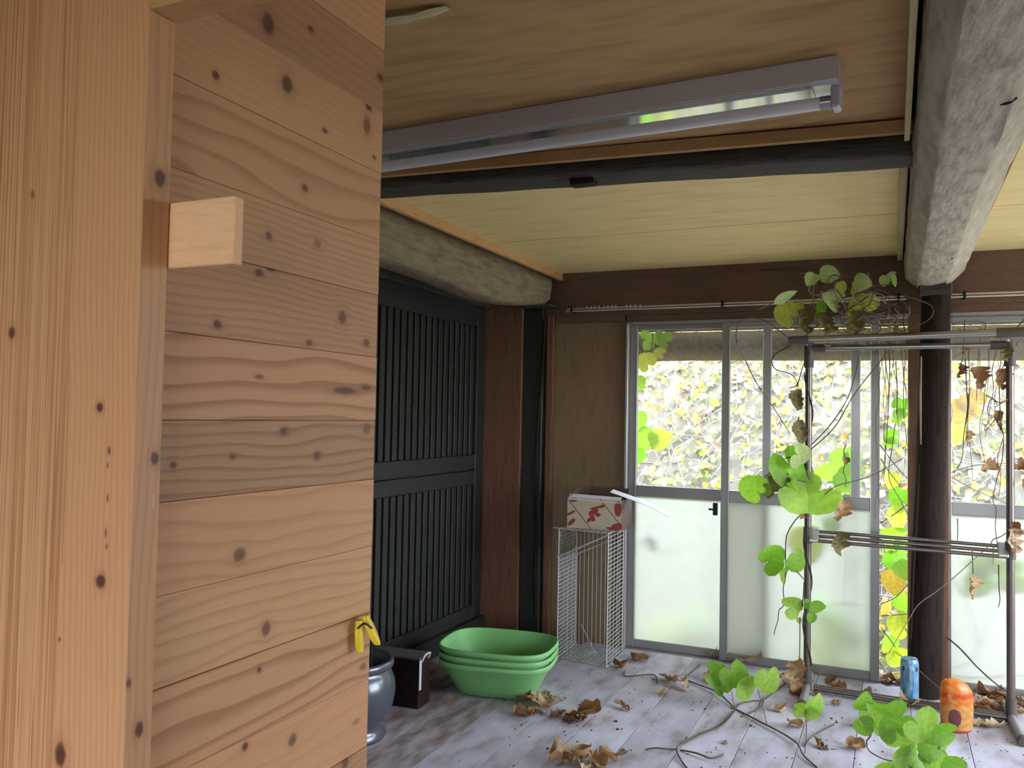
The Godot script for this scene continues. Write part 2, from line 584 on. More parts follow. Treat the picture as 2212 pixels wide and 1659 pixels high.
# a leaf blade seen at a pixel: px long in the picture, pointing dir degrees (0 right, 90 down), leaning by tilt and turn
func put_leaf(parent: Node3D, px: float, py: float, z: float, size: float, dir: float, kind: String, m: Material, tilt := 0.0, turn := 0.0, called := "leaf", pressed := false) -> Vector3:
	var at := on_z(px, py, z)
	var s := metres(size, at)
	var a := deg_to_rad(dir)
	var yv := cam_b.x * cos(a) - cam_b.y * sin(a)
	var zv := cam_b.z
	var xv := yv.cross(zv)
	var B := Basis(xv, yv, zv)
	if pressed:  # lying flat against a pane
		yv = Vector3(cos(a), -sin(a), 0)
		zv = Vector3(0, 0, 0.2)
		B = Basis(yv.cross(Vector3(0, 0, 1)), yv, zv)
	B = B * Basis(Vector3.RIGHT, deg_to_rad(tilt)) * Basis(Vector3.UP, deg_to_rad(turn))
	var vs: Array = leaf_mesh[kind]
	var o := obj(called, vs[rng.randi() % vs.size()], m, parent)
	o.transform = Transform3D(B.scaled(Vector3(s, s, s)), at - B.y * s * 0.45 - parent.position)
	return at - B.y * s * 0.45
# a stem along pixels at a given depth
func stem_z(parent: Node3D, pts: Array, z, r: float, m: Material, called := "stem") -> void:
	var ps := []
	for k in pts.size():
		ps.append(on_z(pts[k][0], pts[k][1], z[k] if z is Array else z) - parent.position)
	var mb := MB.new()
	var c := curve(ps)
	var rr := []
	for k in c.size():
		rr.append(r * (1.0 - 0.35 * k / c.size()) * (1.0 + 0.2 * noise.get_noise_1d(k * 40.0)))
	tube(mb, c, rr, 5)
	obj(called, mb, m, parent)
func stem_floor(parent: Node3D, pts: Array, r: float, m: Material, lift := 0.0) -> void:
	var ps := []
	for k in pts.size():
		var h: float = r + lift * sin(PI * k / maxf(1.0, pts.size() - 1.0))
		ps.append(on_floor(pts[k][0], pts[k][1], h) - parent.position)
	var mb := MB.new()
	tube(mb, curve(ps), r, 5)
	obj("stem", mb, m, parent)
func dry_at(px: float, py: float, size: float, lift := 0.0, which := -1) -> void:
	var at := on_floor(px, py)
	var s := metres(size, at) * rng.randf_range(0.95, 1.1)
	var k := rng.randi() % dry_mesh.size() if which < 0 else which
	var o := obj("dry_leaf", dry_mesh[k], M.dries[rng.randi() % 4], null)
	var B := Basis(Vector3.UP, rng.randf() * TAU) * Basis(Vector3.RIGHT, -PI / 2 + rng.randf_range(-0.25, 0.25)) * Basis(Vector3.UP, rng.randf_range(-0.25, 0.25))
	B = B.scaled(Vector3(s, s, s))
	var ab: AABB = dry_mesh[k].get_aabb()
	var low := 9.0
	for v in dry_mesh[k].surface_get_arrays(0)[Mesh.ARRAY_VERTEX]:
		low = minf(low, (B * v).y)
	o.transform = Transform3D(B, Vector3(at.x, -low + lift, at.z) - B * Vector3(0, 0.42, 0) * Vector3(1, 0, 1))
	var where := "among the scattered leaves in the middle of the dusty floor"
	if px < 1215 and py < 1580:
		where = "heaped with others in front of the green tubs"
	elif px < 1300 and py < 1580:
		where = "curled flat at the end of the heap by the green tubs"
	elif px < 1360 and py > 1600:
		where = "in the heap on the open floorboards away from the tubs"
	elif px < 1360 and py > 1500:
		where = "lying alone between the leaf heaps and the creeper"
	elif px < 1400:
		where = "on the floor beside the wire trap"
	elif px < 1500:
		where = "in the small cluster at the floor creeper tip"
	elif py < 1450:
		where = "caught along the sill of the sliding sash"
	elif px > 2080:
		where = "in the drift under the right window behind the orange bottle"
	elif px > 1940 and px < 1990:
		where = "resting against the foot of the blue can"
	elif px > 1780:
		where = "lying around the rack floor bars"
	tag(o, "crumpled dry brown leaf " + where, "leaf", "dry leaves on the floor")

# ---------------------------------------------------------------- the scene
func _ready() -> void:
	rng.seed = 41
	noise.seed = 3
	noise.frequency = 0.01
	# camera
	var cam := Camera3D.new()
	cam.name = "camera"
	cam.position = EYE
	cam.rotation_degrees = Vector3(2.083, 24.384, 1.080)
	cam.fov = rad_to_deg(2.0 * atan(829.5 / F))
	cam.near = 0.05
	cam.far = 200.0
	add_child(cam)
	cam.current = true
	cam_b = cam.basis
	# overcast sky
	var sky_m := ProceduralSkyMaterial.new()
	sky_m.sky_top_color = Color(0.80, 0.87, 0.97)
	sky_m.sky_horizon_color = Color(0.90, 0.93, 0.97)
	sky_m.ground_horizon_color = Color(0.55, 0.56, 0.50)
	sky_m.ground_bottom_color = Color(0.40, 0.41, 0.36)
	sky_m.sky_energy_multiplier = 1.0
	sky_m.ground_energy_multiplier = 1.0
	var sky := Sky.new()
	sky.sky_material = sky_m
	var env := Environment.new()
	env.background_mode = Environment.BG_SKY
	env.sky = sky
	env.tonemap_mode = Environment.TONE_MAPPER_LINEAR
	env.tonemap_exposure = 23.5
	env.sdfgi_enabled = true
	env.ssao_enabled = true
	env.ssil_enabled = true
	var we := WorldEnvironment.new()
	we.name = "environment"
	we.environment = env
	add_child(we)

	setup_materials()
	for kind in OUT:
		leaf_mesh[kind] = []
		for k in 3:
			leaf_mesh[kind].append(leaf(kind, [0.22, 0.1, 0.32][k], [-0.25, 0.2, -0.5][k], 0.0, k + 1))
	leaf_mesh["wilted"] = []
	for k in 6:
		leaf_mesh["wilted"].append(withered(20 + k))
	for k in 5:
		dry_mesh.append(leaf(["ovate", "mitten", "ovate", "trilobe", "mitten"][k], 0.2, 0.5, 0.8, 40 + k * 3))
	for k in 5:
		dry_mesh.append(withered(60 + k))
	build_shell()
	build_ceiling()
	build_windows()
	build_outside()
	build_left_recess()
	build_foreground()
	build_rack()
	build_floor_things()
	build_vines()

func build_shell() -> void:
	# floor: boards along z, 205 mm wide, joints left open
	var fl := struct("floor")
	var sub := MB.new()
	box2(sub, Vector3(-2.4, -0.14, -4.62), Vector3(2.5, -0.022, 2.7), 0.0)
	obj("subfloor", sub, M.soot, fl)
	var x := -0.335 - 0.205 * 10
	var k := 0
	while x < 2.5:
		var mb := MB.new()
		var lo := Vector3(x + 0.0012, -0.022, -4.60)
		var hi := Vector3(x + 0.205 - 0.0012, 0.0, 2.6)
		if lo.x < -2.4:
			lo.x = -2.39
		box2(mb, lo, hi, 0.0012, 2, Vector2(k * 0.37, k * 0.61))
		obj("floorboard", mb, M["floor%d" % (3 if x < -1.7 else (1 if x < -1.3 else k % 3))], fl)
		x += 0.205
		k += 1
	# right and rear walls, both behind or beside the camera
	var wr := struct("wall_right")
	var mb2 := MB.new()
	box2(mb2, Vector3(2.4, -0.02, -4.62), Vector3(2.5, 2.25, -4.4), 0.0, 2)
	box2(mb2, Vector3(2.4, -0.02, -2.2), Vector3(2.5, 2.25, 2.7), 0.0, 2)
	box2(mb2, Vector3(2.4, -0.02, -4.4), Vector3(2.5, 0.35, -2.2), 0.0, 2)
	box2(mb2, Vector3(2.4, 1.9, -4.4), Vector3(2.5, 2.25, -2.2), 0.0, 2)
	obj("boarding", mb2, M.panel, wr)
	var wl := struct("wall_left")
	mb2 = MB.new()
	box2(mb2, Vector3(-2.42, -0.02, -4.62), Vector3(-2.30, 2.25, 2.7), 0.0, 2)
	obj("boarding", mb2, M.soot, wl)
	var wb := struct("wall_rear")
	mb2 = MB.new()
	box2(mb2, Vector3(-2.3, -0.02, 2.6), Vector3(-1.2, 2.25, 2.7), 0.0, 1)
	box2(mb2, Vector3(1.3, -0.02, 2.6), Vector3(2.4, 2.25, 2.7), 0.0, 1)
	box2(mb2, Vector3(-1.2, 1.85, 2.6), Vector3(1.3, 2.25, 2.7), 0.0, 0)
	box2(mb2, Vector3(-1.2, -0.02, 2.6), Vector3(1.3, 0.85, 2.7), 0.0, 0)
	obj("boarding", mb2, M.batten, wb)
	# unseen glazed opening, added so daylight crosses the room from the right
	var w4 := struct("unseen_window_4")
	for zz in [-4.4, -3.32, -2.25]:
		mb2 = MB.new()
		box2(mb2, Vector3(2.43, 0.35, zz), Vector3(2.47, 1.9, zz + 0.05))
		obj("stile", mb2, M.alu, w4)
	mb2 = MB.new()
	box2(mb2, Vector3(2.448, 0.35, -4.37), Vector3(2.452, 1.9, -2.23), 0.0)
	obj("pane", mb2, M.glass, w4)
	var w3 := struct("window_3")
	for a in [[-1.2, -1.16], [0.03, 0.07], [1.26, 1.3]]:
		mb2 = MB.new()
		box2(mb2, Vector3(a[0], 0.85, 2.63), Vector3(a[1], 1.85, 2.67))
		obj("stile", mb2, M.alu, w3)
	mb2 = MB.new()
	box2(mb2, Vector3(-1.16, 0.85, 2.648), Vector3(1.26, 1.85, 2.652), 0.0)
	obj("pane", mb2, M.glass, w3)

func build_ceiling() -> void:
	var cl := struct("ceiling")
	var mb := MB.new()
	box2(mb, Vector3(-2.4, 2.14, -4.7), Vector3(2.5, 2.26, 2.7), 0.0)
	obj("roof_deck", mb, M.soot, cl)
	# near plywood, two sheets, and far plywood with its seam
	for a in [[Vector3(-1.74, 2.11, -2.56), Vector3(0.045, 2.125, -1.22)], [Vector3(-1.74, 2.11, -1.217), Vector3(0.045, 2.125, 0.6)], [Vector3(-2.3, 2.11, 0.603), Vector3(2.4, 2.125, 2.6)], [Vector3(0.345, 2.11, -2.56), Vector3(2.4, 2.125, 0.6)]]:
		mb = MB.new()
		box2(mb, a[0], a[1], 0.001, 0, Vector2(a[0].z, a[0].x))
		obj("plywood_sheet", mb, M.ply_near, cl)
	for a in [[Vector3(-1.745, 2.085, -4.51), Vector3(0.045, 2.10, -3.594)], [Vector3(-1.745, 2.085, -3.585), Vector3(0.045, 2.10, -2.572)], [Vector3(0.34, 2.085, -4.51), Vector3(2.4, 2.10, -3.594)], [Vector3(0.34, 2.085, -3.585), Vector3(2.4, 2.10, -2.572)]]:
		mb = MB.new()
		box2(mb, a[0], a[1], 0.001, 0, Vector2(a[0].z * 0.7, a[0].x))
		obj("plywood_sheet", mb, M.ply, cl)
	# boarding above the left recess
	mb = MB.new()
	box2(mb, Vector3(-2.3, 2.06, -4.5), Vector3(-1.95, 2.10, 0.6), 0.0)
	obj("recess_boarding", mb, M.soot, cl)

	# small trims
	var tr := struct("trim_1")
	mb = MB.new()
	bar(mb, Vector3(-1.745, 2.094, -2.40), Vector3(0.05, 2.085, -2.535), 0.022, 0.036)
	obj("edge_batten", mb, M.ply_near, tr)
	tr = struct("trim_2")
	mb = MB.new()
	bar(mb, Vector3(-1.742, 2.064, -2.58), Vector3(-1.742, 2.066, -4.50), 0.024, 0.04)
	obj("edge_batten", mb, M.batten, tr)
	tr = struct("trim_3")
	mb = MB.new()
	bar(mb, Vector3(0.034, 2.072, -2.50), Vector3(0.034, 2.072, 0.5), 0.014, 0.075)
	obj("edge_batten", mb, M.cream, tr)
	mb = MB.new()
	bar(mb, Vector3(0.03, 2.07, -4.48), Vector3(0.03, 2.075, -2.72), 0.022, 0.03)
	obj("edge_batten", mb, M.cream, tr)
	# peeled strip of veneer
	var at := on_z(905, 25, -1.40)
	mb = MB.new()
	var ps := []
	for k in 7:
		var u := k / 6.0
		ps.append([Vector3(-0.35 + 0.235 * u, 2.107 - 0.012 * sin(u * 3.0), -1.475 - 0.015 * u), 0.019 - 0.007 * u + 0.003 * sin(u * 17.0)])
	var rings := []
	for q in ps:
		var c: Vector3 = q[0]
		var w: float = q[1]
		rings.append([c + Vector3(-0.72, 0, w), c + Vector3(-0.72, -0.003, w * 0.4), c + Vector3(-0.72, -0.003, -w * 0.5), c + Vector3(-0.72, 0.0, -w)])
	loft(mb, rings, false)
	tag(obj("veneer_strip", mb, M.cream), "pale torn strip of veneer peeling off the plywood ceiling", "veneer")

	# cross beam, sooty, slightly askew
	mb = MB.new()
	rings = []
	for k in 15:
		var u := k / 14.0
		var xx := lerpf(-1.76, 0.06, u)
		var yb := lerpf(2.052, 2.012, u) + 0.006 * noise.get_noise_1d(k * 30.0)
		var zn := lerpf(-2.425, -2.562, u)
		var zf := lerpf(-2.575, -2.69, u) + 0.005 * noise.get_noise_1d(k * 43.0 + 100.0)
		rings.append([Vector3(xx, 2.14, zn), Vector3(xx, yb + 0.012, zn), Vector3(xx, yb, zn - 0.008), Vector3(xx, yb - 0.002, zf + 0.008), Vector3(xx, yb + 0.012, zf), Vector3(xx, 2.14, zf)])
	loft(mb, rings, true, 1.0, true)
	var cb := thing("cross_beam", "dark sooty timber beam crossing the plywood ceiling behind the tube lamp", "beam")
	obj("timber", mb, M.soot, cb)
	mb = MB.new()
	var mp := on_z(1265, 385, -2.53)
	box2(mb, Vector3(mp.x - 0.05, 2.012, -2.56), Vector3(mp.x + 0.03, 2.03, -2.515), 0.002)
	obj("mortise_plug", mb, M.darkmetal, cb)

	# left hewn beam
	rings = []
	var edge := [[760, 540], [832, 560], [880, 572], [930, 590], [975, 606], [1010, 622], [1050, 640], [1090, 652], [1130, 658], [1165, 657], [1190, 655]]
	for k in edge.size() * 2 - 1:
		var i0 := k / 2
		var f := 0.5 * (k % 2)
		var e0: Array = edge[i0]
		var e1: Array = edge[mini(i0 + 1, edge.size() - 1)]
		var p := on_x(lerpf(e0[0], e1[0], f), lerpf(e0[1], e1[1], f), -1.75)
		var w := 0.007 * noise.get_noise_1d(k * 61.0)
		rings.append([Vector3(-1.95, 2.055, p.z), Vector3(-1.94 + w, p.y + 0.03, p.z), Vector3(-1.90, p.y + 0.004, p.z), Vector3(-1.79, p.y - 0.004, p.z), Vector3(-1.752 + w, p.y + 0.022, p.z), Vector3(-1.75 + w, lerpf(p.y, 2.05, 0.35), p.z), Vector3(-1.748 - w, lerpf(p.y, 2.05, 0.7), p.z), Vector3(-1.752, 2.045, p.z)])
	rings.push_front([])
	for q in rings[1]:
		rings[0].append(Vector3(q.x, q.y, 0.5))
	mb = MB.new()
	loft(mb, rings, true, 1.0, true)
	tag(obj("hewn_beam", mb, M.log_brown), "weathered grey-brown hewn beam over the dark recess with the lattice door", "beam")

	# the big log on the right
	rings = []
	var prof := [[0.052, 2.15], [0.05, 2.03], [0.054, 1.968], [0.060, 1.957], [0.098, 1.917], [0.107, 1.911], [0.16, 1.905], [0.218, 1.911], [0.227, 1.916], [0.298, 1.982], [0.306, 1.993], [0.33, 2.07], [0.335, 2.15]]
	for k in 46:
		var z := lerpf(0.8, -4.46, k / 45.0)
		var ring := []
		var up := 0.035 * smooth(-4.4, -1.2, z)
		for j in prof.size():
			var w := 0.012 * noise.get_noise_2d(z * 900.0, j * 130.0) + 0.008 * noise.get_noise_2d(z * 260.0, j * 70.0 + 500.0)
			var px: float = prof[j][0]
			var py: float = prof[j][1]
			var nx := (px - 0.19) * 4.0
			ring.append(Vector3(px + nx * w, (py + up - w if py < 2.1 else py), z))
		rings.append(ring)
	mb = MB.new()
	loft(mb, rings, true, 1.0, true)
	var lg := thing("log_beam", "thick pale grey rough-hewn log running under the ceiling to the window post", "beam")
	obj("timber", mb, M.log_grey, lg)
	# drying cracks in its underside
	for c in [[[2079, 455], [2075, 480], [2070, 500]], [[2064, 505], [2062, 535], [2056, 560]], [[2160, 225], [2180, 222], [2195, 212]], [[2108, 339], [2122, 338]]]:
		mb = MB.new()
		var ps3 := []
		for p in c:
			ps3.append(on_floor(p[0], p[1], 1.914 + 0.035 * smooth(-4.4, -1.2, on_floor(p[0], p[1], 1.915).z)))
		tube(mb, curve(ps3, 4), 0.0035, 4)
		obj("crack", mb, M.debris, lg)

	# the unlit tube lamp
	var L := thing("tube_lamp", "long white unlit fluorescent tube fitting screwed to the plywood ceiling", "lamp", Vector3(-0.737, 2.11, -2.125), deg_to_rad(-3.0))
	var body := MB.new()
	box2(body, Vector3(-0.745, -0.058, -0.058), Vector3(0.625, 0.0, 0.062), 0.003)
	var hs := obj("housing", body, M.white_gloss, L)
	body = MB.new()
	box2(body, Vector3(-0.73, -0.061, -0.056), Vector3(0.565, -0.0582, 0.060), 0.0008)
	obj("reflector", body, mat(Color(0.90, 0.90, 0.90), 0.09, 0.9), hs)
	for sx in [-1.195, 1.0]:
		var so := MB.new()
		box2(so, Vector3(sx * 0.617 - 0.012, -0.108, -0.024), Vector3(sx * 0.617 + 0.008, -0.056, 0.026), 0.004)
		obj("socket", so, M.socket, L)
	var tb := MB.new()
	tube(tb, [Vector3(-0.725, -0.088, 0.002), Vector3(0.605, -0.088, 0.002)], 0.0155, 20)
	var to := obj("lamp_tube", tb, M.tube, L)
	for sx in [-1.195, 1.0]:
		var cp := MB.new()
		tube(cp, [Vector3(sx * 0.580, -0.088, 0.002), Vector3(sx * 0.606, -0.088, 0.002)], 0.0162, 16)
		obj("end_cap", cp, M.steel, to)

# one sliding sash: clear upper pane, frosted lower pane
func sash(win: Node3D, x0: float, x1: float, z: float, called := "sash") -> void:
	var s := Node3D.new()
	s.name = called
	win.add_child(s, true)
	var w := 0.042
	var dz := 0.014
	for xx in [x0, x1 - w]:
		var mb := MB.new()
		box2(mb, Vector3(xx, 0.004, z - dz), Vector3(xx + w, 1.782, z + dz), 0.003)
		obj("stile", mb, M.alu, s)
		mb = MB.new()
		var q = xx + (w - 0.004 if xx == x0 else 0.0)
		box2(mb, Vector3(q, 0.05, z + dz), Vector3(q + 0.004, 1.75, z + dz + 0.003), 0.0008)
		obj("glazing_bead", mb, M.alu_edge, s)
	for yy in [[0.004, 0.048], [0.832, 0.892], [1.752, 1.782]]:
		var mb := MB.new()
		box2(mb, Vector3(x0 + w, yy[0], z - dz + 0.001), Vector3(x1 - w, yy[1], z + dz - 0.001), 0.003)
		obj("rail", mb, M.alu, s)
	var a := MB.new()
	box2(a, Vector3(x0 + w - 0.004, 0.888, z - 0.002), Vector3(x1 - w + 0.004, 1.756, z + 0.002), 0.0)
	obj("pane", a, M.glass, s)
	a = MB.new()
	a.flat([Vector3(x0 + w - 0.004, 0.044, z), Vector3(x1 - w + 0.004, 0.044, z), Vector3(x1 - w + 0.004, 0.836, z), Vector3(x0 + w - 0.004, 0.836, z)], Vector3(0, 0, 1), [Vector2(0, 0), Vector2(1, 0), Vector2(1, 1), Vector2(0, 1)])
	obj("frosted_pane", a, M.frost, s)

func build_windows() -> void:
	var wl := struct("wall_back")
	var mb := MB.new()
	box2(mb, Vector3(-1.957, 1.835, -4.60), Vector3(2.4, 2.15, WZ + 0.006), 0.002)
	obj("header_board", mb, M.brown, wl)
	mb = MB.new()
	box2(mb, Vector3(-1.77, 2.052, WZ + 0.006), Vector3(0.06, 2.085, WZ + 0.02), 0.002)
	obj("cornice_strip", mb, M.brown, wl)
	mb = MB.new()
	box2(mb, Vector3(-1.957, -0.02, -4.60), Vector3(-1.352, 1.835, WZ - 0.022), 0.002, 1)
	obj("wall_panel", mb, M.panel, wl)
	mb = MB.new()
	box2(mb, Vector3(-1.352, 1.797, -4.60), Vector3(2.4, 1.835, WZ + 0.001), 0.002)
	obj("lintel", mb, M.brown, wl)
	mb = MB.new()
	box2(mb, Vector3(-1.82, 0.0, WZ - 0.008), Vector3(-1.78, 1.84, WZ + 0.02), 0.002, 1)
	obj("corner_strip", mb, M.redbrown, wl)
	mb = MB.new()
	box2(mb, Vector3(-1.768, 1.80, WZ - 0.008), Vector3(-1.36, 1.84, WZ + 0.008), 0.002)
	obj("top_strip", mb, M.brown, wl)
	# mullion post between the windows
	mb = MB.new()
	box2(mb, Vector3(0.068, -0.02, -4.60), Vector3(0.247, 1.80, WZ - 0.01), 0.004, 1)
	obj("mullion_post", mb, M.redbrown, wl)
	# outer wall below the sills
	mb = MB.new()
	box2(mb, Vector3(-1.957, -0.5, -4.60), Vector3(2.4, -0.142, -4.55), 0.0)
	obj("ground_beam", mb, M.brown, wl)

	var w1 := struct("window_1")
	mb = MB.new()
	box2(mb, Vector3(-1.352, 1.782, -4.585), Vector3(0.068, 1.797, WZ + 0.006), 0.002)
	obj("head_frame", mb, M.alu, w1)
	mb = MB.new()
	box2(mb, Vector3(-1.352, 0.0, -4.585), Vector3(-1.338, 1.782, WZ + 0.008), 0.002)
	obj("jamb_frame", mb, M.alu_edge, w1)
	mb = MB.new()
	box2(mb, Vector3(-1.338, -0.004, -4.60), Vector3(0.068, 0.004, WZ - 0.002), 0.001)
	obj("sill_track", mb, M.alu, w1)
	sash(w1, -1.338, -0.578, -4.560)
	sash(w1, -0.826, -0.058, -4.527)
	# latch on the meeting stile
	mb = MB.new()
	var lp := on_z(1552, 1101, -4.513)
	box2(mb, lp + Vector3(-0.028, -0.03, 0.0), lp + Vector3(-0.003, 0.035, 0.012), 0.004)
	bx(mb, lp + Vector3(-0.036, 0.0, 0.008), Vector3(0.03, 0.009, 0.008), 0.003)
	obj("latch", mb, M.darkmetal, w1)
	# frame of a storm shutter outside, seen through the pane
	mb = MB.new()
	var sp := on_z(1848, 1000, -4.63)
	box2(mb, Vector3(sp.x - 0.022, 0.0, -4.65), Vector3(sp.x + 0.022, 1.79, -4.61), 0.003)
	obj("shutter_stile", mb, M.alu, w1)
	var w2 := struct("window_2")
	mb = MB.new()
	box2(mb, Vector3(0.247, 1.782, -4.585), Vector3(2.4, 1.797, WZ + 0.006), 0.002)
	obj("head_frame", mb, M.alu, w2)
	mb = MB.new()
	box2(mb, Vector3(0.247, -0.004, -4.60), Vector3(2.4, 0.004, WZ - 0.002), 0.001)
	obj("sill_track", mb, M.alu, w2)
	sash(w2, 0.215, 1.0, -4.560)
	sash(w2, 0.96, 1.72, -4.527)
	sash(w2, 1.66, 2.40, -4.560)

	# round leaning prop under the log
	var pr := thing("log_post", "dark round wooden post standing under the grey log between the windows", "post")
	var top := on_z(2022, 640, -4.40)
	var base := on_floor(1996, 1501)
	var rings := []
	for k in 16:
		var u := k / 15.0
		var c := Vector3(base.x, 0.0, base.z).lerp(Vector3(top.x, top.y, -4.40), u)
		var ring := []
		for s in 18:
			var a := TAU * s / 18
			var rr := lerpf(0.074, 0.062, u) * (1.0 + 0.05 * noise.get_noise_2d(u * 300.0, s * 60.0))
			ring.append(c + Vector3(cos(a) * rr, 0, sin(a) * rr))
		rings.append(ring)
	mb = MB.new()
	loft(mb, rings, true, 1.0, true)
	obj("timber", mb, M.post_dark, pr)
	mb = MB.new()
	box2(mb, Vector3(top.x - 0.075, top.y - 0.002, -4.48), Vector3(top.x + 0.065, 1.915, -4.33), 0.006)
	obj("bearing_block", mb, M.soot, pr)
	# pale splinter line down its left side
	mb = MB.new()
	tube(mb, [on_z(1990, 770, -4.345), on_z(1988, 850, -4.345), on_z(1989, 960, -4.345)], [0.004, 0.006, 0.003], 5)
	obj("bare_streak", mb, M.stem_pale, pr)
	mb = MB.new()
	tube(mb, [on_z(1986, 1000, -4.348), on_z(1979, 1120, -4.34), on_z(1972, 1230, -4.33), on_z(1967, 1380, -4.31)], [0.004, 0.008, 0.008, 0.005], 5)
	obj("bare_streak", mb, M.post_dark, pr)

	# curtain rails
	for seg in [[[1225, 668], [1958, 640], "silver double curtain rail above the two sliding sashes", true], [[2052, 636], [2212, 631], "silver double curtain rail right of the log post", false]]:
		var a := on_z(seg[0][0], seg[0][1], -4.462)
		var b := on_z(seg[1][0], seg[1][1], -4.462)
		var cr := thing("curtain_rail", seg[2], "curtain rail", a)
		if not seg[3]:
			b += Vector3(0.9, 0, 0)
		for q in [[0.0, 0.0], [-0.016, 0.02]]:
			mb = MB.new()
			tube(mb, [Vector3(0, q[0], q[1]), b - a + Vector3(0, q[0], q[1])], 0.0045, 8)
			obj("rod", mb, M.wire_rod, cr)
		for u in ([0.02, 0.5, 0.98] if seg[3] else [0.05, 0.9]):
			mb = MB.new()
			var c: Vector3 = (b - a) * u
			box2(mb, c + Vector3(-0.006, -0.022, WZ - a.z + 0.006), c + Vector3(0.006, 0.012, 0.026), 0.002)
			obj("bracket", mb, M.darkmetal, cr)
		if seg[3]:
			for px in [1237, 1268, 1277, 1285, 1294, 1305, 1313, 1322, 1330, 1354, 1362, 1372, 1383]:
				mb = MB.new()
				var c := on_z(px, 666 - (px - 1237) * 0.036, -4.450) - a
				box2(mb, c + Vector3(-0.005, -0.01, -0.004), c + Vector3(0.005, 0.008, 0.006), 0.002)
				obj("runner", mb, M.socket, cr)

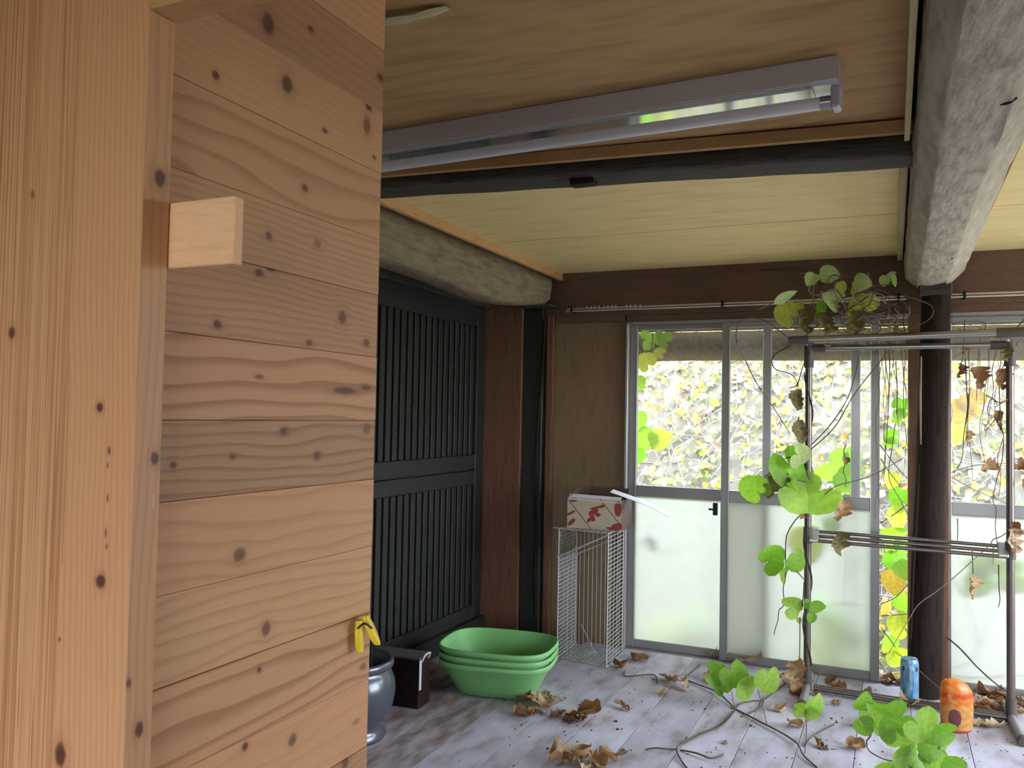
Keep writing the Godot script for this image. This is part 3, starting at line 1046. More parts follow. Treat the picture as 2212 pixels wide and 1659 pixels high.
func build_outside() -> void:
	# ground strip and a steep bank
	var gm := mat(Color.WHITE, 0.95, 0.0, 0.2)
	gm.albedo_texture = grain_tex(61, 0.02, [[0.0, Color(0.40, 0.36, 0.31)], [0.45, Color(0.48, 0.445, 0.385)], [0.7, Color(0.51, 0.49, 0.40)], [1.0, Color(0.45, 0.475, 0.335)]], 6)
	gm.uv1_triplanar = true
	gm.uv1_scale = Vector3(0.9, 0.9, 0.9)
	var gr := struct("ground")
	var mb := MB.new()
	var rings := []
	for k in 46:
		var z := -4.66 - 5.0 * k / 45.0
		var ring := []
		for j in 61:
			var x := -8.0 + 16.0 * j / 60.0
			ring.append(Vector3(x, bank(x, z), z))
		rings.append(ring)
	loft(mb, rings, false)
	obj("bank", mb, gm, gr)
	mb = MB.new()
	box2(mb, Vector3(-9, -0.62, 2.75), Vector3(9, -0.42, 14.0), 0.0)
	obj("yard", mb, gm, gr)
	mb = MB.new()
	box2(mb, Vector3(2.55, -0.32, -4.6), Vector3(14, -0.12, 2.74), 0.0)
	obj("bounce_apron", mb, mat(Color(0.74, 0.73, 0.70), 0.9), gr)  # unseen pale slab added to reflect daylight up to the ceiling

	# eave: log, rafters, boarding
	var ev := thing("eave", "old roof eave of weathered boards and log seen through the window tops", "eave")
	mb = MB.new()
	rings = []
	for k in 20:
		var x := -3.0 + 6.0 * k / 19.0
		var ring := []
		for s in 12:
			var a := TAU * s / 12
			var rr := 0.078 + 0.006 * noise.get_noise_2d(x * 200.0, s * 70.0)
			ring.append(Vector3(x, 1.678 - 0.008 * x + sin(a) * rr, -4.98 + cos(a) * rr))
		rings.append(ring)
	loft(mb, rings, true, 1.0, true)
	obj("eave_log", mb, M.log_brown, ev)
	for k in 5:
		mb = MB.new()
		var z0 := -4.68 - 0.105 * k
		bar(mb, Vector3(-3.0, 2.02 - 0.26 * (k * 0.105), z0), Vector3(3.0, 2.02 - 0.26 * (k * 0.105), z0), 0.098, 0.014, Vector3(0, 1, -0.26), 0.001, Vector2(k * 0.3, k * 0.7))
		obj("eave_board", mb, M.cream if k % 3 else M.ply, ev)
	for k in 8:
		mb = MB.new()
		var x := -2.75 + 0.75 * k
		bar(mb, Vector3(x, 1.965, -4.63), Vector3(x, 1.80, -5.2), 0.045, 0.055)
		obj("rafter", mb, M.log_brown, ev)
	for q in [[1.752, 1.79, M.cream], [1.795, 1.822, M.log_brown], [1.828, 1.93, M.cream]]:
		mb = MB.new()
		box2(mb, Vector3(-3.0, q[0], -5.085), Vector3(3.0, q[1], -5.07), 0.001, 0, Vector2(q[0] * 7.0, 0))
		obj("fascia_board", mb, q[2], ev)
	mb = MB.new()
	bar(mb, Vector3(-3.0, 1.80, -4.80), Vector3(3.0, 1.79, -4.80), 0.05, 0.03)
	obj("purlin", mb, M.log_brown, ev)

	# leaf litter on the bank
	var pal := [Color(0.327, 0.285, 0.195), Color(0.350, 0.318, 0.237), Color(0.327, 0.285, 0.032), Color(0.234, 0.273, 0.040), Color(0.263, 0.279, 0.069), Color(0.283, 0.185, 0.105), Color(0.269, 0.170, 0.075), Color(0.320, 0.212, 0.147), Color(0.180, 0.208, 0.058), Color(0.355, 0.202, 0.041), Color(0.206, 0.164, 0.095)]
	var lmat := mat(Color.WHITE, 0.8, 0.0, 0.3)
	lmat.vertex_color_use_as_albedo = true
	var kinds := [leaf("ovate", 0.3, -0.5, 0.0, 71), leaf("trilobe", 0.25, -0.4, 0.0, 72), leaf("narrow", 0.5, -0.8, 0.0, 73)]
	for q in 3:
		var mm := MultiMesh.new()
		mm.transform_format = MultiMesh.TRANSFORM_3D
		mm.use_colors = true
		mm.mesh = kinds[q]
		var num: int = [9000, 6000, 12000][q]
		mm.instance_count = num
		for k in num:
			var z := -5.25 - 2.9 * pow(rng.randf(), 0.9)
			var x := rng.randf_range(-4.2, 2.6)
			var p := Vector3(x, bank(x, z), z)
			var nn := (Vector3(0, 0.7, 1.0) + Vector3(rng.randf_range(-0.9, 0.9), rng.randf_range(-0.9, 0.9), rng.randf_range(-0.4, 0.6))).normalized()
			var b := Basis.looking_at(-nn, Vector3(rng.randf_range(-1, 1), rng.randf_range(-1, 1), 0.05).normalized())
			var s := rng.randf_range(0.022, 0.055) * (1.3 if q == 1 else 1.0)
			mm.set_instance_transform(k, Transform3D(b.scaled(Vector3(s, s, s)), p + nn * rng.randf_range(0.01, 0.10)))
			var c: Color = pal[rng.randi() % pal.size()]
			mm.set_instance_color(k, c * rng.randf_range(0.8, 1.15))
		var mi := MultiMeshInstance3D.new()
		mi.name = ["fallen_leaves", "vine_leaves", "grass_blades"][q]
		mi.multimesh = mm
		mi.material_override = lmat
		add_child(mi)
		stuff(tag(mi, ["pale fallen leaves covering the bank outside the windows", "yellow and green vine leaves strewn over the outside bank", "narrow dry leaf blades littering the outside bank"][q], ["leaves", "leaves", "grass"][q]))
	# twigs
	mb = MB.new()
	for k in 1700:
		var z := rng.randf_range(-7.6, -5.4)
		var x := rng.randf_range(-4.0, 2.4)
		var p := Vector3(x, bank(x, z) + rng.randf_range(0.0, 0.14), z)
		var a := rng.randf() * TAU
		var ps := [p]
		var d := Vector3(cos(a), sin(a) * 0.8, sin(a) * -0.4 + 0.15) * rng.randf_range(0.06, 0.16)
		for j in 4:
			d += Vector3(rng.randf_range(-0.04, 0.04), rng.randf_range(-0.04, 0.04), rng.randf_range(-0.02, 0.02))
			var q: Vector3 = ps[ps.size() - 1] + d
			q.y = maxf(q.y, bank(q.x, q.z) + 0.02)
			ps.append(q)
		tube(mb, curve(ps, 3), rng.randf_range(0.0014, 0.0038), 4, false)
	var tw := obj("dead_twigs", mb, mat(Color(0.60, 0.575, 0.53), 0.8))
	stuff(tag(tw, "tangle of thin bleached twigs on the bank outside", "twigs"))

func bank(x: float, z: float) -> float:
	var rise := maxf(0.0, -5.35 - z)
	return -0.45 + 2.3 * smooth(0.0, 1.7, rise) + 0.12 * rise + 0.25 * noise.get_noise_2d(x * 40.0, z * 40.0) * smooth(0.0, 0.6, rise) + 0.06 * noise.get_noise_2d(x * 300.0, z * 300.0)

func build_left_recess() -> void:
	# brown board wall and black post left of the window wall
	var wl := struct("wall_recess")
	var mb := MB.new()
	box2(mb, Vector3(-2.30, -0.02, -4.60), Vector3(-1.958, 2.10, -4.45), 0.003, 1)
	obj("wide_board", mb, M.redbrown, wl)
	mb = MB.new()
	box2(mb, Vector3(-1.955, 0.0, -4.532), Vector3(-1.835, 1.885, -4.47), 0.004, 1)
	obj("corner_post", mb, M.black, wl)
	mb = MB.new()
	box2(mb, Vector3(-1.955, 1.885, -4.50), Vector3(-1.76, 1.90, -4.37), 0.004, 1)
	obj("bearing_block", mb, M.soot, wl)
	# warped edge strip
	mb = MB.new()
	var ps := []
	for p in [[1178, 690], [1171, 800], [1163, 900], [1157, 1000], [1156, 1120], [1157, 1330]]:
		ps.append(on_z(p[0], p[1], -4.462))
	tube(mb, curve(ps, 4), 0.009, 6)
	tag(obj("edge_strip", mb, M.post_dark), "thin warped wooden strip standing against the black corner post", "strip")

	# the lattice door
	var d := struct("door_1")
	var X := -2.20
	var z0 := -4.44
	var z1 := -2.45
	for zz in [[z0, z0 + 0.10], [z1 - 0.06, z1]]:
		mb = MB.new()
		box2(mb, Vector3(X - 0.03, 0.10, zz[0]), Vector3(X + 0.01, 1.90, zz[1]), 0.003, 1)
		obj("stile", mb, M.black, d)
	for yy in [[1.775, 1.90], [0.955, 1.035], [0.865, 0.945], [0.10, 0.175]]:
		mb = MB.new()
		box2(mb, Vector3(X - 0.028, yy[0], z0 + 0.10), Vector3(X + 0.008, yy[1], z1 - 0.06), 0.003, 2)
		obj("rail", mb, M.black, d)
	var z := z0 + 0.125
	while z < z1 - 0.10:
		for yy in [[0.175, 0.865], [1.035, 1.775]]:
			mb = MB.new()
			box2(mb, Vector3(X - 0.022, yy[0], z), Vector3(X + 0.002, yy[1], z + 0.040), 0.003, 1, Vector2(z * 3.0, z))
			obj("slat", mb, M.black, d)
		z += 0.062
	mb = MB.new()
	box2(mb, Vector3(X - 0.05, 0.10, z0), Vector3(X - 0.034, 1.90, z1), 0.0)
	obj("backing_board", mb, M.soot, d)
	var b := struct("baseboard_left")
	mb = MB.new()
	box2(mb, Vector3(-2.3, 0.0, -4.45), Vector3(-2.16, 0.10, -1.0), 0.004, 2)
	obj("threshold", mb, M.black, b)
	mb = MB.new()
	box2(mb, Vector3(-2.3, 1.90, -4.5), Vector3(-2.17, 2.06, -1.0), 0.004, 2)
	obj("door_head", mb, M.soot, b)

func build_foreground() -> void:
	# partition of cedar boards, right face at x = -0.67
	var X := -0.67
	var part := thing("board_partition", "partition of horizontal knotty cedar boards in the foreground beside the post", "partition")
	var joints := [0.988 - 0.093 * 10]
	for k in range(9, 0, -1):
		joints.append(0.988 - 0.093 * k)
	joints.append_array([0.988, 1.081, 1.175, 1.258, 1.348, 1.437, 1.516, 1.612, 1.699, 1.79, 1.885, 1.98, 2.085])
	var zb := -0.608
	var ze := -1.0102
	var mu := zb - ze
	# knots at their places in the photograph: [px, py, long px, high px, darkness]
	var kp := [[580, 52, 16, 30, 0.8], [672, 63, 8, 8, 0.7], [465, 163, 10, 12, 0.8], [620, 183, 14, 24, 0.75], [822, 168, 9, 12, 0.7], [796, 230, 8, 12, 0.9], [792, 272, 10, 26, 0.5], [701, 283, 7, 7, 0.7], [808, 341, 5, 5, 0.8], [659, 407, 9, 11, 0.6], [580, 510, 9, 12, 0.6], [685, 527, 10, 13, 0.3], [560, 590, 12, 10, 0.85], [585, 583, 14, 6, 0.6], [470, 702, 11, 12, 0.85], [740, 687, 11, 18, 0.6], [668, 741, 9, 8, 0.6], [792, 741, 9, 11, 0.6], [745, 845, 30, 10, 0.75], [790, 838, 14, 8, 0.6], [560, 815, 12, 6, 0.5], [613, 933, 9, 10, 0.65], [792, 928, 10, 14, 0.4], [374, 1006, 10, 9, 0.8], [503, 988, 8, 7, 0.7], [685, 986, 8, 11, 0.5], [517, 1200, 17, 20, 0.6], [575, 1360, 12, 20, 0.6], [559, 1448, 5, 8, 0.7], [784, 1441, 9, 10, 0.45], [530, 1614, 8, 11, 0.8], [632, 1600, 11, 16, 0.55], [745, 1650, 10, 14, 0.6], [600, 1700, 14, 12, 0.6], [770, 1560, 10, 8, 0.3]]
	var y0: float = joints[0]
	var mv: float = joints[joints.size() - 1] - y0
	var bounds := []
	for k in range(1, joints.size()):
		bounds.append(joints[k] - y0)
	var kn := []
	for q in kp:
		var c := on_x(q[0], q[1], X)
		var e := on_x(q[0] + q[2], q[1], X)
		var f := on_x(q[0], q[1] - q[3], X)
		kn.append([zb - c.z, c.y - y0, absf(e.z - c.z) * 0.8, absf(f.y - c.y) * 0.8, q[4]])
	var tex := sawn(448, 1600, mu, mv, bounds, kn, 7, true)
	var bm := mat(Color.WHITE, 0.55, 0.0, 0.4)
	bm.albedo_texture = tex
	bm.texture_repeat = false
	for k in joints.size() - 1:
		var mb := MB.new()
		var lo := Vector3(X - 0.036, joints[k] + 0.0002, ze)
		var hi := Vector3(X + (0.0 if k % 2 else -0.0006), joints[k + 1] - 0.0002, zb)
		bx(mb, (lo + hi) / 2.0, hi - lo, 0.0006)
		for i in mb.t.size():
			var p := mb.v[i]
			mb.t[i] = Vector2((zb - p.z) / mu, (p.y - y0) / mv)
		obj("board", mb, bm, part)
	# a bare wall behind so that the partition meets ceiling and floor
	var tp := MB.new()
	box2(tp, Vector3(X - 0.036, 2.085, ze), Vector3(X, 2.11, zb), 0.001, 2)
	obj("top_plate", tp, M.batten, part)
	tp = MB.new()
	box2(tp, Vector3(X - 0.036, 0.0, ze), Vector3(X, y0, zb), 0.001, 2)
	obj("sole_plate", tp, M.batten, part)

	# the post in front of it
	var po := thing("cedar_post", "wide pale cedar post with vertical grain and dark knots", "post")
	var zn := -0.5745
	var zf := -0.6095
	var px0 := -0.93
	var px1 := -0.65
	var pk := []
	for q in [[25, 718, 9, 13, 0.7], [215, 880, 8, 10, 0.9], [235, 973, 4, 9, 0.6], [232, 1005, 3, 6, 0.5], [232, 1075, 3, 9, 0.5], [228, 1150, 3, 10, 0.5], [230, 1180, 3, 6, 0.5], [217, 1255, 12, 15, 0.85], [130, 1630, 14, 26, 0.85], [128, 1380, 4, 5, 0.5], [70, 420, 5, 10, 0.4]]:
		var c := on_z(q[0], q[1], zn)
		var s := metres(1.0, c)
		pk.append([c.y, c.x - px0, q[3] * s, q[2] * s * 1.2, q[4]])
	var side_k := []
	for q in [[345, 385, 14, 19, 0.9], [334, 990, 10, 14, 0.9], [300, 1575, 10, 16, 0.9], [277, 1475, 6, 10, 0.6]]:
		var c := on_x(q[0], q[1], px1)
		var e := on_x(q[0] + q[2], q[1], px1)
		side_k.append([c.y, px1 - px0 + (zn - c.z), q[3] * metres(1.0, c), absf(e.z - c.z) * 0.9, q[4]])
	var wv := px1 - px0 + (zn - zf)
	var groove_edge := on_z(150, 800, zn).x - px0
	var pt := sawn(448, 1400, 2.15, wv, [px1 - px0, wv], pk + side_k, 23, false, [groove_edge, 95.0], 0.4)
	var pm := mat(Color.WHITE, 0.5, 0.0, 0.4)
	pm.albedo_texture = pt
	pm.texture_repeat = false
	var mb := MB.new()
	box2(mb, Vector3(px0, 0.0, zf), Vector3(px1, 2.11, zn), 0.002, 1)
	for i in mb.t.size():
		var p := mb.v[i]
		var across := p.x - px0
		if p.x > px1 - 0.0005 or mb.n[i].x > 0.8:
			across = px1 - px0 + (zn - p.z)
		mb.t[i] = Vector2(clampf(across / wv, 0.002, 0.998), clampf(p.y / 2.15, 0.002, 0.998))
	obj("timber", mb, pm, po)
	# bright scratch
	mb = MB.new()
	var sc := on_x(331, 1082, px1)
	box2(mb, sc + Vector3(-0.0005, -0.006, -0.001), sc + Vector3(0.0004, 0.006, 0.001), 0.0)
	obj("splinter", mb, M.cream, po)

	# header rail over the opening, along x
	mb = MB.new()
	box2(mb, Vector3(-0.649, 1.652, zf), Vector3(2.3, 1.76, zn), 0.0015, 0)
	tag(obj("header_rail", mb, M.batten), "horizontal cedar rail leaving the post just under the top of the opening", "rail")

	# scrap block nailed behind the post
	var blk := thing("wood_block", "short pale square-cut wood block sticking out from behind the post", "block")
	mb = MB.new()
	var q0 := on_z(370, 438, zf)
	var q1 := on_z(503, 569, zf)
	box2(mb, Vector3(X + 0.0005, q1.y, zf - 0.013), Vector3(q1.x, q0.y, zf), 0.0012, 0)
	obj("offcut", mb, wood([[0.0, Color(0.84, 0.65, 0.47)], [0.5, Color(0.89, 0.70, 0.52)], [1.0, Color(0.86, 0.67, 0.49)]], 91, 0.55, 2.0, 14.0, 0.1), blk)

	# yellow clothes peg on the partition edge
	var peg := thing("clothes_peg", "yellow plastic clothes peg clipped at the partition edge", "clothes peg")
	var pa := on_x(789, 1330, X + 0.012)
	var pb := on_x(777, 1408, X + 0.010)
	var pc := on_x(815, 1392, X + 0.024)
	var pd := on_x(776, 1340, X + 0.008)
	var pe := on_x(798, 1345, X + 0.018)
	for a in [[pd, pb, "arm"], [pa, pc, "arm"]]:
		mb = MB.new()
		var a0: Vector3 = a[0]
		var a1: Vector3 = a[1]
		var rings := []
		for k in 9:
			var u := k / 8.0
			var c := a0.lerp(a1, u)
			var w := 0.0078 * (0.75 + 0.45 * sin(PI * u)) * (1.0 if u < 0.95 else 0.7)
			var ring := []
			for s in 8:
				var an := TAU * s / 8
				ring.append(c + Vector3(cos(an) * 0.005, 0, 0) + Vector3(0, 0, sin(an) * w))
			rings.append(ring)
		loft(mb, rings, true, 1.0, true)
		obj("arm", mb, M.yellow, peg)
	mb = MB.new()
	var sa := on_x(772, 1358, X + 0.012)
	var sb := on_x(787, 1347, X + 0.019)
	var sd := on_x(803, 1357, X + 0.022)
	tube(mb, curve([sa, sb, sd], 5), 0.0013, 6)
	obj("spring", mb, M.darkmetal, peg)

func build_rack() -> void:
	var LB := on_floor(1743, 1492)
	var RB := on_floor(2184, 1560)
	var rk := thing("drying_rack", "stainless laundry drying rack overgrown with vines before the windows", "drying rack", Vector3(LB.x, 0, LB.z))
	var o := rk.position
	var R := Vector3(RB.x, 0, RB.z) - o
	var T := func(pts: Array, r: float, m: Material, nm: String, sides := 12) -> void:
		var mb := MB.new()
		tube(mb, pts, r, sides)
		obj(nm, mb, m, rk)
	T.call([Vector3(0, 0.03, 0), Vector3(0, 1.615, 0)], 0.0165, M.pipe, "upright")
	T.call([R + Vector3(0, 0.03, 0), R + Vector3(0, 1.61, 0)], 0.0165, M.pipe, "upright")
	T.call([Vector3(0, 1.612, 0), R + Vector3(0, 1.612, 0)], 0.015, M.steel, "top_rail")
	for e in [Vector3.ZERO, R]:
		T.call([e + Vector3(0, 1.52, 0), e + Vector3(0, 1.63, 0)], 0.0225, M.joint, "corner_joint")
		var inn := 0.075 if e == Vector3.ZERO else -0.075
		T.call([e + Vector3(0, 1.612, 0), e + Vector3(inn, 1.612, 0)], 0.0195, M.joint, "corner_joint")
		# hook that carries the pole
		T.call([e + Vector3(0, 1.62, 0.005), e + Vector3(-0.012, 1.632, 0.03), e + Vector3(-0.02, 1.628, 0.05)], 0.006, M.alu_edge, "pole_hook", 8)
		T.call([e + Vector3(0, 0.0, 0), e + Vector3(0, 0.10, 0)], 0.0215, M.joint, "foot_joint")
		T.call([e + Vector3(0, 0.02, 0.01), e + Vector3(0.012 if e != Vector3.ZERO else 0.005, 0.017, 0.27)], 0.0185, M.alu, "foot_bar")
		T.call([e + Vector3(0.012 if e != Vector3.ZERO else 0.005, 0.017, 0.26), e + Vector3(0.013, 0.017, 0.30)], 0.021, M.joint, "foot_cap")
		T.call([e + Vector3(0, 0.69, 0), e + Vector3(0, 0.765, 0)], 0.021, M.joint, "bar_joint")
		T.call([e + Vector3(0, 0.02, -0.01), e + Vector3(0.0, 0.017, -0.20)], 0.0185, M.alu, "foot_bar")
	# middle shelf: three flat rods and end plates
	for k in 3:
		T.call([Vector3(0.02, 0.745 - 0.019 * k, -0.025 + 0.025 * k), R + Vector3(-0.02, 0.740 - 0.019 * k, -0.025 + 0.025 * k)], 0.0085, M.pipe, "shelf_rod", 8)
	for u in [0.035, 0.965]:
		var mb := MB.new()
		bx(mb, R * u + Vector3(0, 0.727, 0.0), Vector3(0.04, 0.016, 0.085), 0.004, Basis(Vector3.RIGHT, 0.62))
		obj("end_plate", mb, M.alu_edge, rk)
	# bottom bars on the floor
	for k in 2:
		T.call([Vector3(0.03, 0.022, -0.012 + 0.03 * k), R + Vector3(-0.02, 0.022, -0.012 + 0.03 * k)], 0.011, M.pipe, "floor_bar", 10)
	T.call([R + Vector3(-0.13, 0.022, 0), R + Vector3(0, 0.022, 0)], 0.0165, M.joint, "foot_joint")

	# laundry pole lying in the hooks
	var A := on_z(1706, 736, -4.165)
	var B := on_z(2212, 717, -4.165)
	var pole := thing("laundry_pole", "steel laundry pole with dark end caps resting on the rack hooks", "pole", A)
	B = A + (B - A) * 1.35
	var mb := MB.new()
	tube(mb, [Vector3.ZERO, B - A], 0.018, 14)
	obj("pole_tube", mb, M.steel, pole)
	mb = MB.new()
	tube(mb, [Vector3(-0.004, 0, 0), Vector3(0.085, 0.001, 0)], 0.021, 14)
	obj("end_cap", mb, M.joint, pole)
	mb = MB.new()
	tube(mb, [(B - A) * 0.66, (B - A)], 0.0215, 14)
	obj("sleeve", mb, M.joint, pole)

func superring(w: float, d: float, y: float, ex := 3.4, segs := 40) -> Array:
	var ring := []
	for s in segs:
		var a := TAU * s / segs
		var c := cos(a)
		var n := sin(a)
		ring.append(Vector3(signf(c) * pow(absf(c), 2.0 / ex) * w, y, signf(n) * pow(absf(n), 2.0 / ex) * d))
	return ring

func build_floor_things() -> void:
	# three nested green tubs
	var tub_label := ["green plastic tub on top of the nested stack, open and empty", "green plastic tub in the middle of the nested stack", "green plastic tub at the bottom of the nested stack, standing on short feet"]
	for k in 3:
		var y := 0.062 - 0.031 * k
		var t := thing("green_tub", tub_label[k], "tub", Vector3(-1.655, y, -3.565), deg_to_rad(8.0 + 1.5 * k), "nested green tubs")
		var rings := []
		for q in [[0.0, 0.0, 0.006], [0.15, 0.11, 0.006], [0.172, 0.13, 0.012], [0.195, 0.152, 0.05], [0.222, 0.178, 0.105], [0.236, 0.192, 0.135], [0.244, 0.200, 0.138], [0.252, 0.207, 0.166], [0.258, 0.213, 0.170], [0.262, 0.216, 0.167], [0.264, 0.218, 0.162], [0.264, 0.218, 0.150], [0.260, 0.214, 0.148], [0.252, 0.207, 0.151], [0.249, 0.204, 0.132], [0.240, 0.196, 0.128], [0.226, 0.182, 0.10], [0.199, 0.156, 0.046], [0.176, 0.134, 0.007], [0.15, 0.11, 0.0], [0.0, 0.0, 0.0]]:
			rings.append(superring(maxf(q[0], 0.001), maxf(q[1], 0.001), q[2] * 0.95))
		var mb := MB.new()
		loft(mb, rings)
		obj("bowl", mb, M.green, t)
		if k == 2:
			for sx in [-1, 1]:
				for sz in [-1, 1]:
					mb = MB.new()
					tube(mb, [Vector3(sx * 0.14, 0.002, sz * 0.095), Vector3(sx * 0.14, 0.03, sz * 0.10)], [0.014, 0.018], 10)
					obj("foot", mb, M.green, t)
	# urn
	var c := on_floor(757, 1588)
	var urn := thing("ceramic_urn", "dark grey glazed ceramic urn on the floor at the partition edge", "urn", Vector3(c.x, 0, c.z))
	var mb := MB.new()
	lathe(mb, [[0.001, 0.03], [0.10, 0.028], [0.118, 0.0], [0.135, 0.0], [0.140, 0.012], [0.130, 0.03], [0.122, 0.045], [0.128, 0.06], [0.15, 0.09], [0.166, 0.135], [0.172, 0.18], [0.168, 0.22], [0.155, 0.25], [0.146, 0.262], [0.150, 0.268], [0.160, 0.272], [0.164, 0.282], [0.163, 0.296], [0.156, 0.303], [0.146, 0.300], [0.141, 0.285], [0.138, 0.26], [0.15, 0.22], [0.155, 0.17], [0.14, 0.10], [0.10, 0.06], [0.001, 0.055]], 40)
	obj("body", mb, M.urn, urn)
	# thin dark stick standing in it
	mb = MB.new()
	var sp := on_z(804, 1380, c.z + 0.05) - urn.position
	tube(mb, [Vector3(sp.x, 0.10, sp.z), Vector3(sp.x - 0.002, sp.y + 0.05, sp.z)], 0.004, 6)
	tag(obj("metal_stick", mb, M.darkmetal, null, urn.position), "thin dark metal stick standing in the grey urn", "stick")
	# dark lidded chest
	var bc := on_floor(909, 1534)
	var ch := thing("wooden_chest", "small dark red-brown wooden box with a metal handle behind the urn", "box", Vector3(bc.x - 0.012, 0, bc.z), deg_to_rad(4.0))
	var dk := wood([[0.0, Color(0.10, 0.045, 0.04)], [0.5, Color(0.16, 0.075, 0.06)], [1.0, Color(0.12, 0.055, 0.045)]], 81, 0.5, 1.0, 8.0, 0.2)
	mb = MB.new()
	box2(mb, Vector3(-0.26, 0.0, -0.11), Vector3(0.0, 0.205, 0.0), 0.003)
	obj("body", mb, dk, ch)
	mb = MB.new()
	box2(mb, Vector3(-0.263, 0.206, -0.113), Vector3(0.003, 0.217, 0.003), 0.003)
	obj("lid", mb, mat(Color(0.30, 0.30, 0.29), 0.7), ch)
	mb = MB.new()
	tube(mb, curve([Vector3(0.004, 0.20, -0.02), Vector3(0.014, 0.226, -0.025), Vector3(0.016, 0.226, -0.07), Vector3(0.004, 0.20, -0.08)], 4), 0.004, 6)
	obj("handle", mb, M.wire, ch)
	mb = MB.new()
	box2(mb, Vector3(0.0, 0.08, -0.018), Vector3(0.003, 0.205, 0.002), 0.0008)
	obj("corner_strap", mb, M.wire, ch)

	# upright wire trap
	var fr := on_floor(1310, 1443)
	var fl := on_floor(1203, 1422)
	var br := on_floor(1350, 1405)
	var cg := thing("wire_trap", "upright galvanised wire mesh animal trap standing by the window jamb", "trap", Vector3(fl.x, 0, fl.z))
	var X := Vector3(fr.x - fl.x, 0, fr.z - fl.z)
	var Z := Vector3(br.x - fr.x, 0, br.z - fr.z) * 0.82
	var H := Vector3(0, 0.675, 0)
	var corner := [Vector3.ZERO, X, X + Z, Z]
	for k in 4:
		mb = MB.new()
		var p: Vector3 = corner[k]
		tube(mb, [p + Vector3(0, 0.001, 0), p + H], 0.003, 6)
		obj("corner_rod", mb, M.wire, cg)
	for k in 4:
		for hh in [0.004, 0.675]:
			mb = MB.new()
			var a: Vector3 = corner[k] + Vector3(0, hh, 0)
			var b: Vector3 = corner[(k + 1) % 4] + Vector3(0, hh, 0)
			tube(mb, [a, b], 0.0028, 6)
			obj("frame_rod", mb, M.wire, cg)
	# meshes: left, right and back sides, floor and top; the front is only upright rods
	var grids := [[Vector3.ZERO, Z, H, 14, 32], [X, Z, H, 5, 32], [Z, X, H, 11, 0], [Vector3(0, 0.004, 0), X, Z, 12, 14], [H, X, Z, 8, 8]]
	for g in grids:
		mb = MB.new()
		for k in range(1, g[3]):
			var q: Vector3 = g[0] + g[1] * (float(k) / g[3])
			tube(mb, [q, q + g[2]], 0.0014, 4, false)
		for k in range(1, g[4]):
			var q: Vector3 = g[0] + g[2] * (float(k) / g[4])
			tube(mb, [q, q + g[1]], 0.0017, 4, false)
		stuff(obj("wire_mesh", mb, M.wire, cg))
	mb = MB.new()
	for k in range(1, 5):
		var q := X * (float(k) / 11.0) + Z * 0.06
		tube(mb, [q, q + H * (0.72 if k < 3 else 0.97)], 0.0012, 4, false)
	stuff(obj("wire_mesh", mb, M.wire, cg))
	# sloping drop door with its rods
	var da := Vector3(0, 0.525, 0)
	var db := X + Vector3(0, 0.668, 0)
	mb = MB.new()
	tube(mb, [da - X * 0.04, db], 0.0035, 6)
	obj("drop_door_rod", mb, M.wire, cg)
	mb = MB.new()
	tube(mb, [da + X * 0.05 + Vector3(0, -0.018, 0), db + Vector3(0, -0.03, 0)], 0.0025, 6)
	obj("drop_door_rod", mb, M.wire, cg)
	mb = MB.new()
	tube(mb, [da + Z * 0.9, db + Z * 0.9], 0.003, 6)
	obj("drop_door_rod", mb, M.wire, cg)
	mb = MB.new()
	var n := X.cross(Z).normalized()
	mb.flat([da, db, db + Z * 0.9, da + Z * 0.9], n, [Vector2.ZERO, Vector2.ZERO, Vector2.ZERO, Vector2.ZERO])
	mb.flat([da - n * 0.002, db - n * 0.002, db + Z * 0.9 - n * 0.002, da + Z * 0.9 - n * 0.002], -n, [Vector2.ZERO, Vector2.ZERO, Vector2.ZERO, Vector2.ZERO])
	obj("drop_door", mb, mat(Color(0.45, 0.46, 0.45), 0.4, 0.8), cg)
	mb = MB.new()
	tube(mb, [X * 0.3 + Z * 0.5 + Vector3(0, 0.16, 0), X * 0.62 + Z * 0.5 + Vector3(0, 0.02, 0), X * 0.58 + Z * 0.5 + Vector3(0, 0.012, 0)], 0.0016, 5)
	obj("bait_hook", mb, M.wire, cg)
	mb = MB.new()
	tube(mb, [H + X * -0.12 + Vector3(0, 0.003, 0), H + X * 0.06 + Vector3(0, 0.002, 0)], 0.003, 6)
	obj("release_wire", mb, M.wire, cg)

	# patterned carton lying on the trap
	var b0 := on_z(1225, 1140, -4.2)
	var b1 := on_z(1342, 1140, -4.2)
	var hgt := on_z(1225, 1075, -4.2).y - b0.y
	var wd := b1.x - b0.x
	var top := 0.679
	var cx := thing("carton", "opened carton printed with red shapes and brown diagonal lines on the wire trap", "box", Vector3(b0.x, top, -4.2), deg_to_rad(1.5))
	var im := Image.create(384, 220, false, Image.FORMAT_RGB8)
	im.fill(Color(0.74, 0.68, 0.58))
	var red := Color(0.55, 0.20, 0.17)
	var wobble := func(x: float, y: float) -> float: return 3.0 * noise.get_noise_2d(x * 9.0, y * 9.0)
